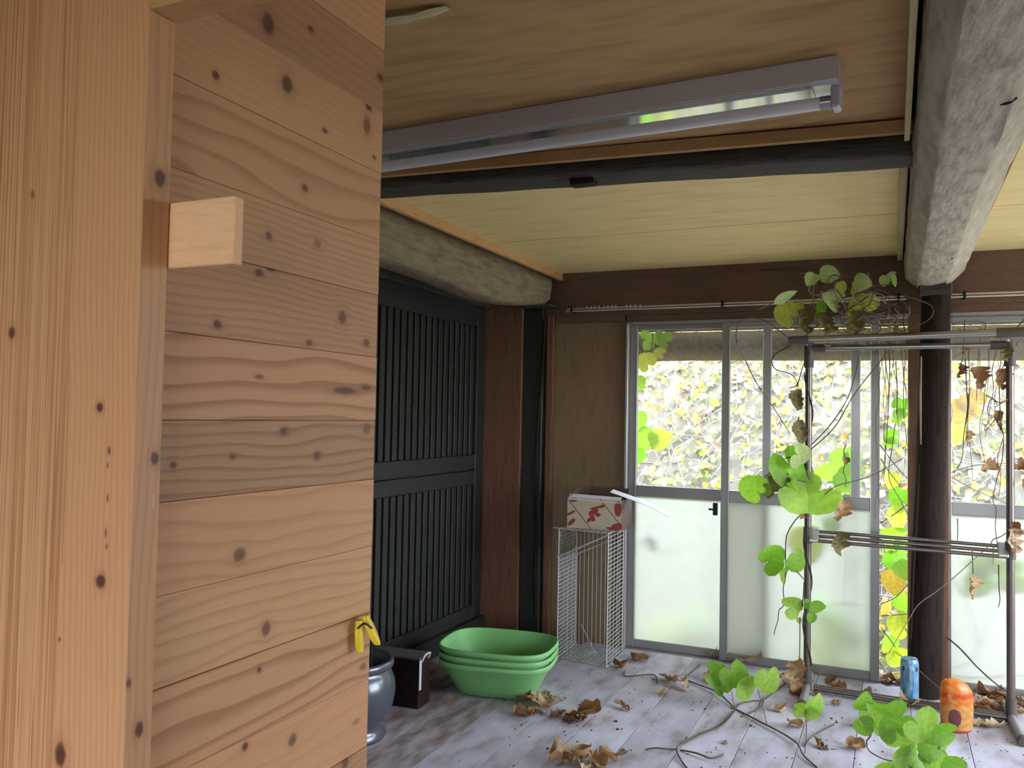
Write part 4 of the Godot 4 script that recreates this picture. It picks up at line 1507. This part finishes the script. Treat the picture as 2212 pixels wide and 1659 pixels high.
	for y in 220:
		for x in 384:
			var q := Vector2(x, y)
			var col := Color(0.74, 0.68, 0.58) * (0.97 + 0.06 * noise.get_noise_2d(x * 5.0, y * 5.0))
			var w: float = wobble.call(x, y)
			# red blotches: [x, y, rx, ry, angle]
			for e in [[208, 62, 52, 9, -0.27], [196, 84, 22, 27, 0.5], [172, 108, 20, 24, 0.0], [245, 50, 24, 12, -0.3], [216, 112, 20, 15, 0.1], [158, 152, 12, 26, 0.7], [182, 142, 17, 22, -0.3], [42, 14, 30, 16, 0.0], [28, 110, 36, 9, -0.6], [30, 178, 36, 15, -0.8], [356, 62, 26, 54, 0.0], [352, 190, 46, 26, -0.3], [304, 206, 26, 10, 0.2]]:
				var d := (q - Vector2(e[0], e[1])).rotated(-e[4])
				if pow(d.x / (e[2] + w), 2) + pow(d.y / (e[3] + w), 2) < 1.0:
					col = red
			for off in [-6.0, 232.0]:
				if absf(x - off - y * 0.80) < 3.4:
					col = Color(0.36, 0.24, 0.15)
			im.set_pixel(x, y, col)
	var pm := mat(Color.WHITE, 0.6)
	pm.albedo_texture = ImageTexture.create_from_image(im)
	pm.texture_repeat = false
	var kraft := mat(Color(0.33, 0.24, 0.18), 0.8)
	var white := mat(Color(0.84, 0.82, 0.84), 0.6)
	var dep := 0.20
	mb = MB.new()
	mb.flat([Vector3(0, 0, 0), Vector3(wd, 0, 0), Vector3(wd, hgt, 0), Vector3(0, hgt, 0)], Vector3(0, 0, 1), [Vector2(0, 1), Vector2(1, 1), Vector2(1, 0), Vector2(0, 0)])
	mb.flat([Vector3(0, 0, -0.003), Vector3(wd, 0, -0.003), Vector3(wd, hgt, -0.003), Vector3(0, hgt, -0.003)], Vector3(0, 0, -1), [Vector2(0.5, 0.3), Vector2(0.5, 0.3), Vector2(0.5, 0.3), Vector2(0.5, 0.3)])
	obj("printed_side", mb, pm, cx)
	for q in [[Vector3(0, 0, -dep), Vector3(0.003, hgt, -0.003)], [Vector3(wd - 0.003, 0, -dep), Vector3(wd, hgt, -0.003)], [Vector3(0, 0, -dep - 0.003), Vector3(wd, hgt, -dep)], [Vector3(0, 0, -dep), Vector3(wd, 0.003, -0.003)]]:
		mb = MB.new()
		box2(mb, q[0], q[1], 0.0005)
		obj("side", mb, kraft, cx)
	# flaps
	mb = MB.new()
	bar(mb, Vector3(0.004, hgt + 0.004, -0.012), Vector3(wd - 0.012, hgt - 0.002, -0.018), 0.05, 0.002, Vector3(0, 0.8, 0.5))
	obj("flap", mb, white, cx)
	var f0 := on_z(1318, 1063, -4.27) - cx.position
	var f1 := on_z(1395, 1092, -4.23) - cx.position
	var f2 := on_z(1443, 1117, -4.2) - cx.position
	mb = MB.new()
	var rings := []
	for q in curve([f0, f1, f2], 5):
		rings.append([q + Vector3(0, 0.010, -0.06), q + Vector3(0, 0.0, 0.0), q + Vector3(0, -0.002, 0.0), q + Vector3(0, 0.008, -0.06)])
	loft(mb, rings)
	obj("flap", mb, white, cx)
	mb = MB.new()
	bx(mb, Vector3(0.02, hgt + 0.02, -0.09), Vector3(0.002, 0.06, 0.15), 0.0005, Basis(Vector3(0, 0, 1), -0.6))
	obj("flap", mb, kraft, cx)
	mb = MB.new()
	bx(mb, Vector3(wd * 0.55, hgt + 0.018, -dep - 0.01), Vector3(wd * 0.75, 0.055, 0.002), 0.0005, Basis(Vector3(1, 0, 0), -0.4))
	obj("flap", mb, kraft, cx)

	# blue can
	var can_at := on_floor(1965, 1522)
	var can := thing("blue_can", "tall pale blue drink can standing on the floor by the rack bar", "can", Vector3(can_at.x, 0, can_at.z - 0.035))
	var ci := Image.create(128, 128, false, Image.FORMAT_RGB8)
	for y in 128:
		for x in 128:
			var s := noise.get_noise_2d(x * 14.0, y * 1.2)
			var col := Color(0.47, 0.66, 0.76).lerp(Color(0.28, 0.50, 0.66), smooth(-0.1, 0.25, s))
			col = col.lerp(Color(0.68, 0.72, 0.74), smooth(0.1, 0.4, noise.get_noise_2d(x * 8.0 + 300.0, y * 2.5)))
			if y < 12 or (y > 20 and y < 34 and (x % 32) > 11 and (x % 32) < 17):
				col = Color(0.45, 0.57, 0.64) if y < 12 else Color(0.12, 0.20, 0.30)
			if y > 22 and y < 66 and (x % 32) < 7:
				col = col.lerp(Color(0.42, 0.42, 0.48), 0.7)
			ci.set_pixel(x, y, col)
	var cm := mat(Color.WHITE, 0.35, 0.25)
	cm.albedo_texture = ImageTexture.create_from_image(ci)
	mb = MB.new()
	var prof := [[0.001, 0.004], [0.030, 0.0], [0.036, 0.005], [0.0385, 0.014], [0.0385, 0.178], [0.036, 0.188], [0.0335, 0.197], [0.032, 0.199], [0.030, 0.195], [0.001, 0.194]]
	var rr := []
	for p in prof:
		var ring := []
		for s in 29:
			var a := TAU * s / 28
			ring.append(Vector3(cos(a) * p[0], p[1], sin(a) * p[0]))
		rr.append(ring)
	loft(mb, rr, false)
	for k in prof.size():
		for s in 29:
			mb.t[k * 29 + s] = Vector2(s / 28.0, 1.0 - clampf(prof[k][1] / 0.2, 0.01, 0.99))
	obj("body", mb, cm, can)
	mb = MB.new()
	bx(mb, Vector3(0.0, 0.1965, 0.004), Vector3(0.012, 0.0015, 0.022), 0.0006)
	obj("pull_tab", mb, M.alu_edge, can)

	# orange bottle
	var oa := on_floor(2068, 1586)
	var ob := thing("orange_bottle", "rounded orange plastic bottle with a faded brown oval on its label", "bottle", Vector3(oa.x, 0, oa.z - 0.04), deg_to_rad(20.0))
	var oi := Image.create(160, 128, false, Image.FORMAT_RGB8)
	for y in 128:
		for x in 160:
			var v := 1.0 - y / 127.0
			var u := x / 159.0
			var col := Color(0.84, 0.50, 0.17)
			var nz := noise.get_noise_2d(x * 5.0, y * 5.0)
			if v > 0.52 + 0.02 * sin(u * 20.0):
				col = Color(0.86, 0.48, 0.13).lerp(Color(0.78, 0.28, 0.04), smooth(0.07, 0.02, absf(v - 0.70 + 0.06 * nz)))
				col = col.lerp(Color(0.88, 0.62, 0.30), smooth(0.1, 0.4, nz))
			else:
				col = Color(0.80, 0.55, 0.27).lerp(Color(0.84, 0.64, 0.38), smooth(-0.2, 0.3, nz))
				if v < 0.06:
					col = Color(0.80, 0.38, 0.24)
			var d := Vector2((u - 0.31) / 0.065, (v - 0.29) / 0.17)
			if d.length() < 1.0:
				col = Color(0.45, 0.26, 0.24)
			oi.set_pixel(x, y, col)
	var om := mat(Color.WHITE, 0.35, 0.0, 0.5)
	om.albedo_texture = ImageTexture.create_from_image(oi)
	om.backlight_enabled = true
	om.backlight = Color(0.75, 0.45, 0.2)
	mb = MB.new()
	rr = []
	prof = [[0.001, 0.004, 0.0], [0.046, 0.0, 0.0], [0.058, 0.006, 0.0], [0.063, 0.02, 0.0], [0.065, 0.06, 0.0], [0.065, 0.108, 0.0], [0.062, 0.112, 0.0], [0.065, 0.117, 0.0], [0.066, 0.14, 0.0], [0.063, 0.165, -0.003], [0.054, 0.188, -0.009], [0.042, 0.203, -0.014], [0.026, 0.212, -0.018], [0.001, 0.215, -0.02]]
	for p in prof:
		var ring := []
		for s in 33:
			var a := TAU * s / 32
			ring.append(Vector3(cos(a) * p[0] + p[2], p[1], sin(a) * p[0] * 0.62))
		rr.append(ring)
	loft(mb, rr, false)
	for k in prof.size():
		for s in 33:
			mb.t[k * 33 + s] = Vector2(s / 32.0, 1.0 - clampf(prof[k][1] / 0.215, 0.005, 0.995))
	obj("body", mb, om, ob)

	# dry leaves
	var D := [[1143, 1522, 70], [1178, 1532, 66], [1204, 1547, 50], [1132, 1546, 52], [1165, 1512, 46], [1192, 1514, 46], [1160, 1540, 50], [1240, 1560, 55], [1268, 1552, 70], [1344, 1531, 44], [1212, 1652, 66], [1250, 1642, 80], [1288, 1650, 66], [1322, 1642, 70], [1262, 1662, 60], [1445, 1473, 50], [1478, 1487, 55], [1430, 1501, 28], [1340, 1442, 42], [1396, 1418, 30], [1378, 1427, 46], [1535, 1418, 44], [1556, 1413, 44], [1545, 1423, 30], [1620, 1438, 66], [1545, 1474, 60], [1685, 1537, 38], [1722, 1492, 50], [1706, 1480, 40], [1775, 1614, 44], [1718, 1572, 44], [1845, 1616, 46], [1806, 1522, 40], [1565, 1606, 18], [1966, 1527, 44], [1810, 1488, 40], [1906, 1472, 34], [1920, 1477, 30], [1938, 1478, 30], [1795, 1475, 30], [1727, 1540, 26], [1855, 1570, 30], [1690, 1462, 26], [1760, 1500, 24], [1870, 1500, 24], [2125, 1570, 44], [2148, 1572, 48], [2105, 1566, 30], [2110, 1516, 44], [2132, 1504, 46], [2150, 1522, 44], [2098, 1530, 34], [2172, 1514, 46], [2196, 1524, 46], [2208, 1508, 46], [2124, 1538, 34], [2186, 1538, 40], [2120, 1494, 34], [2160, 1500, 40], [2206, 1545, 40], [2090, 1508, 34], [2140, 1530, 40], [2228, 1530, 50], [2250, 1540, 50], [1600, 1420, 30], [1580, 1415, 34], [2116, 1526, 36], [2156, 1512, 40], [2176, 1528, 40], [2104, 1498, 32], [2142, 1490, 36], [2184, 1502, 40], [2200, 1534, 40], [2164, 1542, 34], [1460, 1478, 34], [1725, 1500, 34]]
	for d in D:
		dry_at(d[0], d[1], d[2], 0.0005)
	mb = MB.new()
	var sc := on_floor(993, 1647)
	bx(mb, sc + Vector3(0, 0.004, 0), Vector3(0.014, 0.0012, 0.010), 0.0003, Basis(Vector3(1, 0, 0.4).normalized(), 0.5))
	tag(obj("paper_scrap", mb, mat(Color(0.85, 0.85, 0.84), 0.8)), "tiny white scrap of paper on the brown floorboards near the urn", "paper")
	# crumbs
	mb = MB.new()
	for k in 300:
		var px := rng.randf_range(1100, 2212)
		var py := rng.randf_range(1440, 1659)
		if px > 1500 and px < 1860 and rng.randf() < 0.2:
			py = rng.randf_range(1480, 1590)
		var p := on_floor(px, py)
		if p.z < -4.48:
			continue
		var s := rng.randf_range(0.0012, 0.0042) * (1.0 if rng.randf() < 0.9 else 1.8)
		bx(mb, p + Vector3(0, s * 0.4, 0), Vector3(s * rng.randf_range(1, 2.6), s * 0.8, s), s * 0.2, Basis(Vector3.UP, rng.randf() * TAU))
	stuff(tag(obj("floor_crumbs", mb, M.debris), "scattered dark crumbs of leaf and dirt on the floorboards", "debris"))

func build_vines() -> void:
	var G: Array = M.greens
	var D: Array = M.dries
	# ------------ tangle on top of the rack
	var v := thing("climbing_vine", "tangled vine with yellow-green leaves over the laundry pole and curtain rail", "vine", on_z(1800, 735, -4.2))
	var z := -4.24
	for q in [[1790, 593, 44, 10, "ovate", 3, 20, 0], [1753, 602, 34, 125, "ovate", 3, 10, 25], [1693, 642, 58, -28, "narrow", 3, 0, 30], [1701, 678, 58, 75, "mitten", 4, -10, 15], [1797, 648, 52, 60, "mitten", 3, 10, -20], [1816, 620, 28, 70, "ovate", 4, 0, 20], [1862, 652, 62, 10, "trilobe", 4, 35, 0], [1861, 610, 42, 25, "ovate", 3, 40, 10], [1732, 662, 36, 80, "narrow", 3, 0, 50], [1773, 672, 54, 95, "narrow", 1, 0, 20], [1911, 606, 26, 100, "ovate", 3, 0, 30], [1930, 605, 28, 80, "ovate", 1, 0, -40], [1926, 592, 26, -20, "narrow", 3, 0, 0]]:
		put_leaf(v, q[0], q[1], z + rng.randf_range(-0.03, 0.06), q[2], q[3], q[4], G[q[5]], q[6], q[7])
	for q in [[1785, 700, 56, 95, 4], [1847, 698, 60, 90, 4], [1744, 690, 58, 95, 4], [1783, 745, 26, 80, 2], [1860, 740, 24, 80, 2]]:
		put_leaf(v, q[0], q[1], z + 0.05, q[2], q[3], "wilted", D[q[4]], 0, rng.randf_range(-40, 40), "dead_leaf")
	var S := [
		[[1593, 742], [1590, 722], [1600, 692], [1625, 686], [1655, 694], [1685, 716], [1706, 732]],
		[[1875, 640], [1840, 664], [1795, 684], [1762, 706], [1735, 730], [1705, 748], [1676, 764], [1667, 780], [1676, 798], [1704, 806], [1718, 818], [1722, 832], [1706, 838]],
		[[1737, 976], [1790, 922], [1830, 862], [1850, 800], [1858, 762], [1872, 728]],
		[[1737, 982], [1800, 926], [1845, 852], [1900, 782], [1932, 742], [1940, 700]],
		[[1593, 742], [1625, 810], [1650, 852], [1672, 882], [1706, 936]],
		[[1755, 578], [1752, 568], [1762, 564], [1785, 568], [1808, 574], [1818, 590], [1826, 612]],
		[[1845, 606], [1880, 584], [1916, 561]], [[1953, 640], [1990, 650], [2014, 664], [2012, 684], [1990, 700], [1950, 715], [1900, 722]],
		[[1766, 610], [1762, 630], [1765, 640]], [[1640, 668], [1670, 655], [1700, 645]],
		[[1800, 618], [1815, 635], [1826, 655], [1823, 670]], [[1892, 622], [1870, 630], [1850, 634], [1828, 640]],
		[[1886, 632], [1880, 655], [1860, 668], [1835, 676]], [[1905, 700], [1918, 680], [1920, 668], [1906, 661], [1890, 664]],
		[[1912, 742], [1916, 715], [1922, 700], [1935, 690]], [[1935, 745], [1932, 712], [1938, 690], [1930, 680]],
		[[1960, 742], [1955, 720], [1952, 690], [1958, 660]]]
	for k in S.size():
		stem_z(v, S[k], z + rng.randf_range(-0.02, 0.05), 0.0032 if k != 6 else 0.0022, [M.stem, M.stem_black, M.stem, M.stem, M.stem_pale][k % 5])
	for k in 64:
		var cx := rng.randf_range(1750, 1955)
		var cy := rng.randf_range(600, 735)
		var ps := []
		var a := rng.randf() * TAU
		var da := rng.randf_range(-1.2, 1.2)
		for j in 6:
			ps.append([cx, cy])
			cx += cos(a) * 14.0
			cy += sin(a) * 11.0
			a += da
			cx = clampf(cx, 1725, 1965)
			cy = clampf(cy, 590, 745)
		stem_z(v, ps, z + rng.randf_range(-0.05, 0.07), rng.randf_range(0.0018, 0.0034), [M.stem, M.stem_pale, M.stem][k % 3], "tendril")
	# ------------ vine down the left upright
	var w := thing("upright_vine", "vine with bright green lobed leaves winding down the left rack upright", "vine", on_z(1745, 1250, -4.2))
	z = -4.19
	for q in [[1707, 1012, 100, -80, "mitten", 1, -15, 10], [1727, 985, 58, -110, "mitten", 3, 25, 20], [1630, 1055, 66, 85, "mitten", 2, -5, 25], [1742, 1066, 104, -88, "trilobe", 2, -22, 0], [1668, 1207, 64, 188, "mitten", 1, 5, 0], [1716, 1211, 54, -60, "mitten", 1, 0, 25], [1696, 1238, 52, 200, "ovate", 2, 55, 0], [1712, 1312, 48, 215, "mitten", 2, 0, 15], [1764, 1310, 36, 0, "ovate", 1, 0, 20], [1753, 1334, 24, 100, "ovate", 1, 0, 10], [1726, 1340, 14, 90, "ovate", 4, 0, 0], [1744, 1305, 22, -100, "ovate", 1, 0, 20]]:
		put_leaf(w, q[0], q[1], z + rng.randf_range(0.0, 0.04), q[2], q[3], q[4], G[q[5]], q[6], q[7])
	for q in [[1722, 862, 48, 100, 4], [1728, 932, 56, 95, 4], [1672, 1042, 72, 95, 4], [1818, 1102, 50, 95, 1], [1816, 1172, 56, 90, 4], [1722, 1442, 60, -80, 1], [1733, 1110, 26, 110, 0], [1720, 1482, 50, 95, 0], [1828, 995, 18, 100, 2]]:
		put_leaf(w, q[0], q[1], z + 0.03, q[2], q[3], "wilted", D[q[4]], 0, rng.randf_range(-30, 30), "dead_leaf")
	for s in [[[1737, 972], [1715, 985], [1690, 992], [1672, 1002], [1670, 1012], [1680, 1024], [1722, 1037], [1742, 1041]], [[1752, 1094], [1778, 1072], [1806, 1050], [1850, 1038], [1890, 1024], [1950, 990]], [[1738, 1105], [1718, 1124], [1702, 1150], [1698, 1168], [1697, 1192], [1697, 1215], [1697, 1240], [1692, 1272], [1694, 1300], [1690, 1312], [1683, 1318], [1680, 1342], [1674, 1360], [1672, 1371]], [[1728, 1334], [1728, 1380], [1727, 1440]], [[1722, 1235], [1737, 1252]], [[1737, 1258], [1735, 1290], [1732, 1310]], [[1828, 960], [1823, 975], [1826, 995], [1822, 1020], [1828, 1035], [1826, 1052]], [[1726, 900], [1722, 935]], [[1668, 1018], [1655, 1028], [1645, 1037]], [[1722, 835], [1735, 790], [1750, 760]]]:
		stem_z(w, s, z + rng.randf_range(0.0, 0.03), 0.0028, [M.stem, M.stem_black][rng.randi() % 2])
	# stem wound round the upright
	var base := on_floor(1743, 1492)
	var sp := []
	for k in 90:
		var u := k / 89.0
		var a := u * 22.0
		sp.append(Vector3(base.x + cos(a) * 0.0195, lerpf(0.12, 1.5, u), base.z + sin(a) * 0.0195) - w.position)
	var mb := MB.new()
	tube(mb, sp, 0.0030, 5)
	obj("stem", mb, M.stem_black, w)

	# ------------ right side: hanging dead stems and leaves
	var h := thing("withered_vine", "withered vine with hanging brown leaves on the right rack upright", "vine", on_z(2150, 900, -4.2))
	z = -4.2
	for q in [[2072, 800, 34, 110, 2], [2112, 815, 52, 80, 0], [2163, 818, 48, 85, 2], [2152, 908, 48, 95, 2], [2090, 945, 34, 90, 0], [2186, 1168, 62, 95, 1], [2101, 1268, 50, 90, 1], [2196, 1140, 30, 70, 2], [2202, 1005, 34, 150, 2], [2140, 1008, 40, 170, 1], [2212, 1045, 24, 90, 2], [2085, 755, 24, 90, 2], [2176, 765, 34, 80, 4], [2190, 1180, 40, 60, 1]]:
		put_leaf(h, q[0], q[1], z + rng.randf_range(-0.02, 0.03), q[2], q[3], "wilted", D[q[4]], 0, rng.randf_range(-40, 40), "dead_leaf")
	for s in [[[2084, 690], [2082, 740], [2080, 770], [2075, 790]], [[2085, 775], [2088, 840], [2090, 880], [2082, 940], [2078, 990], [2068, 1010]], [[2092, 850], [2090, 930]], [[2118, 765], [2116, 790]], [[2178, 760], [2164, 800]], [[2158, 830], [2160, 880], [2163, 920], [2168, 945], [2165, 990], [2160, 1010], [2152, 1040], [2145, 1080], [2152, 1100], [2150, 1140], [2155, 1180]], [[2168, 945], [2155, 990], [2162, 1030], [2156, 1080]], [[2178, 862], [2160, 870], [2142, 862], [2134, 880], [2136, 895], [2150, 898]], [[2130, 854], [2146, 862], [2155, 875]], [[2150, 880], [2168, 868], [2178, 862]], [[2150, 905], [2135, 925], [2127, 930], [2130, 920], [2145, 900]], [[2182, 1146], [2160, 1160], [2146, 1165], [2135, 1180], [2100, 1212], [2060, 1248], [2020, 1280], [1985, 1305], [1962, 1340], [1935, 1385], [1920, 1410], [1905, 1418]], [[2100, 1190], [2102, 1240]], [[2146, 1180], [2145, 1220]], [[2157, 1220], [2158, 1270], [2160, 1296], [2156, 1312]], [[1985, 1448], [2010, 1470], [2046, 1500]], [[2055, 700], [2075, 695], [2120, 695], [2130, 702], [2120, 715], [2090, 718], [2070, 710]], [[2056, 775], [2080, 762], [2095, 755], [2108, 760], [2100, 768]], [[2212, 690], [2190, 715]], [[2205, 735], [2186, 765]], [[2068, 1120], [2069, 1140], [2068, 1168]]]:
		stem_z(h, s, z + rng.randf_range(-0.02, 0.02), 0.0024, [M.stem, M.stem_black, M.stem_pale][rng.randi() % 3])
	for k in 16:
		var x := rng.randf_range(1890, 1960) if k < 9 else rng.randf_range(2060, 2172)
		var y := rng.randf_range(690, 780)
		var ps := []
		for j in rng.randi_range(5, 9):
			ps.append([x, y])
			x += rng.randf_range(-9, 9)
			y += rng.randf_range(30, 55)
		stem_z(h, ps, -4.30 + rng.randf_range(-0.03, 0.05), 0.0017, [M.stem, M.stem_black, M.stem_pale][k % 3], "tendril")
	# dark cable-like creeper
	stem_z(h, [[2045, 1376], [2075, 1402], [2110, 1440], [2150, 1476], [2185, 1500], [2212, 1514], [2240, 1525]], -4.35, 0.0038, M.stem_black)

	# ------------ creeper on the floor
	var f := thing("floor_creeper", "creeper with five bright green leaves crawling over the floorboards", "vine", on_floor(1590, 1530))
	for q in [[1546, 1455, 52, 235, "mitten", 1, -10, 15], [1588, 1459, 62, -85, "mitten", 1, -10, 0], [1612, 1485, 64, 20, "ovate", 2, -30, 0], [1656, 1468, 62, -50, "mitten", 2, 0, 15], [1556, 1488, 34, 200, "ovate", 1, 30, 0], [1570, 1478, 34, 100, "ovate", 2, 20, 0]]:
		put_leaf(f, q[0], q[1], -3.80, q[2], q[3], q[4], G[q[5]], q[6], q[7])
	for s in [[[1486, 1470], [1512, 1480], [1545, 1493], [1570, 1513], [1588, 1532]], [[1588, 1533], [1575, 1548], [1545, 1572], [1505, 1588], [1472, 1606], [1462, 1618], [1470, 1640], [1486, 1662]], [[1588, 1534], [1560, 1566], [1515, 1586], [1475, 1606]], [[1590, 1532], [1640, 1558], [1690, 1584], [1722, 1606], [1736, 1632], [1765, 1658]], [[1590, 1528], [1602, 1519], [1625, 1514], [1650, 1511], [1680, 1488], [1725, 1455]], [[1462, 1618], [1440, 1618], [1415, 1616], [1395, 1619]], [[1470, 1620], [1505, 1627], [1536, 1638], [1562, 1630]], [[1738, 1612], [1748, 1596], [1772, 1580], [1802, 1564]], [[1350, 1450], [1352, 1461], [1410, 1457], [1420, 1474]], [[1482, 1462], [1492, 1453], [1512, 1436]], [[1600, 1548], [1640, 1530], [1650, 1511]]]:
		stem_floor(f, s, 0.0034, M.stem, 0.008)
	for s in [[[1637, 1488], [1648, 1530], [1660, 1577]], [[1581, 1495], [1584, 1515], [1587, 1530]], [[1552, 1490], [1570, 1512]]]:
		stem_z(f, s, [-3.80, -3.74, -3.66], 0.0016, M.stem) if s.size() == 3 else stem_z(f, s, -3.78, 0.0014, M.stem)
	# small shoot
	var sh := thing("leafy_shoot", "small shoot with two pale green leaves beside the rack foot", "plant", on_floor(1738, 1628))
	for q in [[1758, 1520, 48, -50, "mitten", 2, 0, 20], [1730, 1532, 36, 215, "mitten", 2, 0, -15], [1752, 1540, 34, 10, "ovate", 2, 30, 0]]:
		put_leaf(sh, q[0], q[1], -3.42, q[2], q[3], q[4], G[q[5]], q[6], q[7])
	var a0 := on_z(1741, 1535, -3.42) - sh.position
	mb = MB.new()
	tube(mb, curve([a0, a0 * 0.5 + Vector3(0.004, 0, 0), Vector3.ZERO], 4), 0.0016, 5)
	obj("stem", mb, M.stem, sh)

	# ------------ leafy plant in front
	var p := thing("leafy_creeper", "broad bright green lobed leaves of a creeper rising from the floorboards", "vine", on_floor(1990, 1690))
	z = -3.22
	for q in [[1864, 1517, 48, -70, "ovate", 1, 10, 10], [1908, 1529, 50, 0, "narrow", 1, 20, 0], [1886, 1548, 62, -95, "mitten", 2, -10, 0], [1866, 1567, 48, 185, "ovate", 1, 0, 0], [1938, 1560, 74, 20, "trilobe", 1, 10, 0], [1897, 1575, 26, 90, "ovate", 2, 20, 0], [2000, 1570, 78, -80, "trilobe", 2, -10, 0], [2040, 1586, 56, 25, "mitten", 1, 0, 10], [1955, 1606, 100, 200, "mitten", 2, 15, 0], [2014, 1610, 70, 0, "ovate", 1, 0, 0], [1962, 1645, 76, 160, "mitten", 1, 25, 0], [2022, 1646, 64, 60, "ovate", 2, 0, 0], [2062, 1656, 60, 20, "ovate", 1, 0, 10], [1998, 1636, 30, 60, "ovate", 1, 30, 0], [1930, 1672, 70, 190, "mitten", 2, 0, 0]]:
		put_leaf(p, q[0], q[1], z + rng.randf_range(-0.04, 0.05), q[2], q[3], q[4], G[q[5]], q[6], q[7])
	for s in [[[1885, 1570], [1880, 1590], [1872, 1602], [1878, 1622], [1910, 1640], [1955, 1650], [2000, 1680]], [[1985, 1622], [1996, 1650], [2004, 1690]], [[1990, 1595], [1984, 1606], [1986, 1622]], [[2040, 1600], [2015, 1640], [2004, 1690]]]:
		stem_z(p, s, z - 0.01, 0.0028, M.stem)
	# ------------ vines just outside the panes
	var o := thing("outside_vine", "yellow-green vine leaves outside against the window glass", "vine", on_z(1700, 1000, -4.75))
	for q in [[1403, 735, 40, 110, "trilobe", 2], [1434, 731, 34, -20, "trilobe", 2], [1424, 762, 26, 60, "mitten", 4], [1394, 780, 46, 90, "mitten", 4], [1377, 828, 40, 90, "ovate", 2], [1380, 906, 42, 80, "ovate", 2], [1424, 948, 52, -20, "ovate", 4], [1398, 946, 54, 120, "ovate", 2], [1374, 985, 44, 90, "ovate", 1]]:
		put_leaf(o, q[0], q[1], -4.70, q[2], q[3], q[4], G[q[5]], rng.randf_range(-20, 20), rng.randf_range(-25, 25))
	# leaves and stems pressed close behind the frosted panes
	for q in [[1742, 1166, 84, 80, "ovate", 4, -4.545], [1795, 1128, 40, 90, "ovate", 1, -4.545], [1800, 1330, 90, 120, "trilobe", 2, -4.60], [1770, 1400, 80, 60, "mitten", 4, -4.62], [1845, 1420, 70, 100, "ovate", 4, -4.60], [2118, 1220, 62, 200, "mitten", 2, -4.578], [2112, 1252, 66, 130, "ovate", 1, -4.578], [2190, 1240, 72, 10, "mitten", 2, -4.578], [2150, 1212, 46, 0, "ovate", 4, -4.578], [1440, 1370, 90, 60, "mitten", 4, -4.66], [1510, 1330, 80, 130, "ovate", 2, -4.68]]:
		put_leaf(o, q[0], q[1], q[6], q[2], q[3], q[4], G[q[5]], 0, 0, "leaf", true)
	for q in [[1806, 1008, 80, 150, "trilobe", 2], [1832, 1035, 66, 30, "mitten", 2], [1840, 985, 50, -60, "ovate", 1], [1946, 880, 44, 100, "trilobe", 1], [1940, 900, 40, 70, "mitten", 2], [1925, 945, 34, 30, "mitten", 1], [1922, 955, 30, 160, "ovate", 2], [1945, 1078, 54, 110, "mitten", 1], [1936, 1118, 56, 60, "ovate", 4], [1925, 1035, 40, 100, "ovate", 4], [1930, 1160, 60, 200, "mitten", 2], [1938, 1206, 66, 170, "trilobe", 1], [1930, 1256, 56, 90, "ovate", 5], [1948, 1230, 46, 60, "ovate", 2], [1945, 1350, 60, 80, "mitten", 4], [1920, 1390, 46, 100, "ovate", 2], [1938, 1420, 50, 60, "mitten", 4], [1950, 1300, 46, 40, "ovate", 2], [1912, 1310, 36, 120, "ovate", 5], [2075, 890, 60, 120, "ovate", 5], [2100, 870, 56, 60, "mitten", 5], [2062, 930, 60, 90, "ovate", 4]]:
		put_leaf(o, q[0], q[1], -4.68 + rng.randf_range(-0.06, 0.02), q[2], q[3], q[4], G[q[5]], rng.randf_range(-20, 20), rng.randf_range(-25, 25))
	for s in [[[1372, 735], [1382, 745], [1388, 765]], [[1408, 700], [1410, 730], [1406, 760]], [[1918, 720], [1922, 800], [1918, 900], [1913, 980], [1908, 1040]], [[1935, 780], [1938, 870], [1928, 960], [1920, 1030], [1945, 1080], [1960, 1110]], [[1900, 960], [1930, 1000], [1960, 1035]], [[1902, 990], [1925, 1025], [1945, 1050]], [[1902, 1130], [1930, 1112], [1960, 1090]], [[1902, 1305], [1935, 1290], [1962, 1262]], [[1905, 1330], [1940, 1328], [1962, 1326]], [[1903, 1355], [1925, 1385], [1945, 1415], [1960, 1425]], [[1905, 1418], [1930, 1405], [1960, 1430]], [[1388, 1110], [1402, 1140], [1408, 1160]], [[2050, 1022], [2080, 1012], [2110, 1005], [2180, 1000]], [[2050, 1028], [2110, 1060], [2180, 1090]]]:
		stem_z(o, s, -4.66, 0.0026, [M.stem, M.stem_black][rng.randi() % 2])
	for s in [[[2055, 1240], [2075, 1270], [2095, 1310], [2110, 1365], [2113, 1398], [2095, 1422], [2055, 1436]], [[2050, 1450], [2110, 1456], [2180, 1450], [2212, 1452]], [[2113, 1395], [2135, 1330], [2155, 1260]], [[2055, 1476], [2100, 1455]]]:
		stem_z(o, s, -4.572, 0.0026, M.stem)
	for s in [[[1826, 1180], [1822, 1260], [1818, 1330]], [[1790, 1300], [1815, 1295], [1850, 1298]], [[1750, 1380], [1775, 1420], [1790, 1440]], [[1846, 1200], [1836, 1225], [1825, 1245]], [[1780, 1330], [1800, 1380], [1795, 1440]]]:
		stem_z(o, s, -4.541, 0.0026, M.stem)
	put_leaf(o, 1409, 1165, -4.60, 34, 90, "wilted", D[4], 0, 20, "dead_leaf")
	for q in [[1600, 1395, 40, 0], [1640, 1400, 46, 30], [1620, 1388, 36, 60]]:
		put_leaf(o, q[0], q[1], -4.60, q[2], q[3], "wilted", D[1], 40, 0, "dead_leaf")
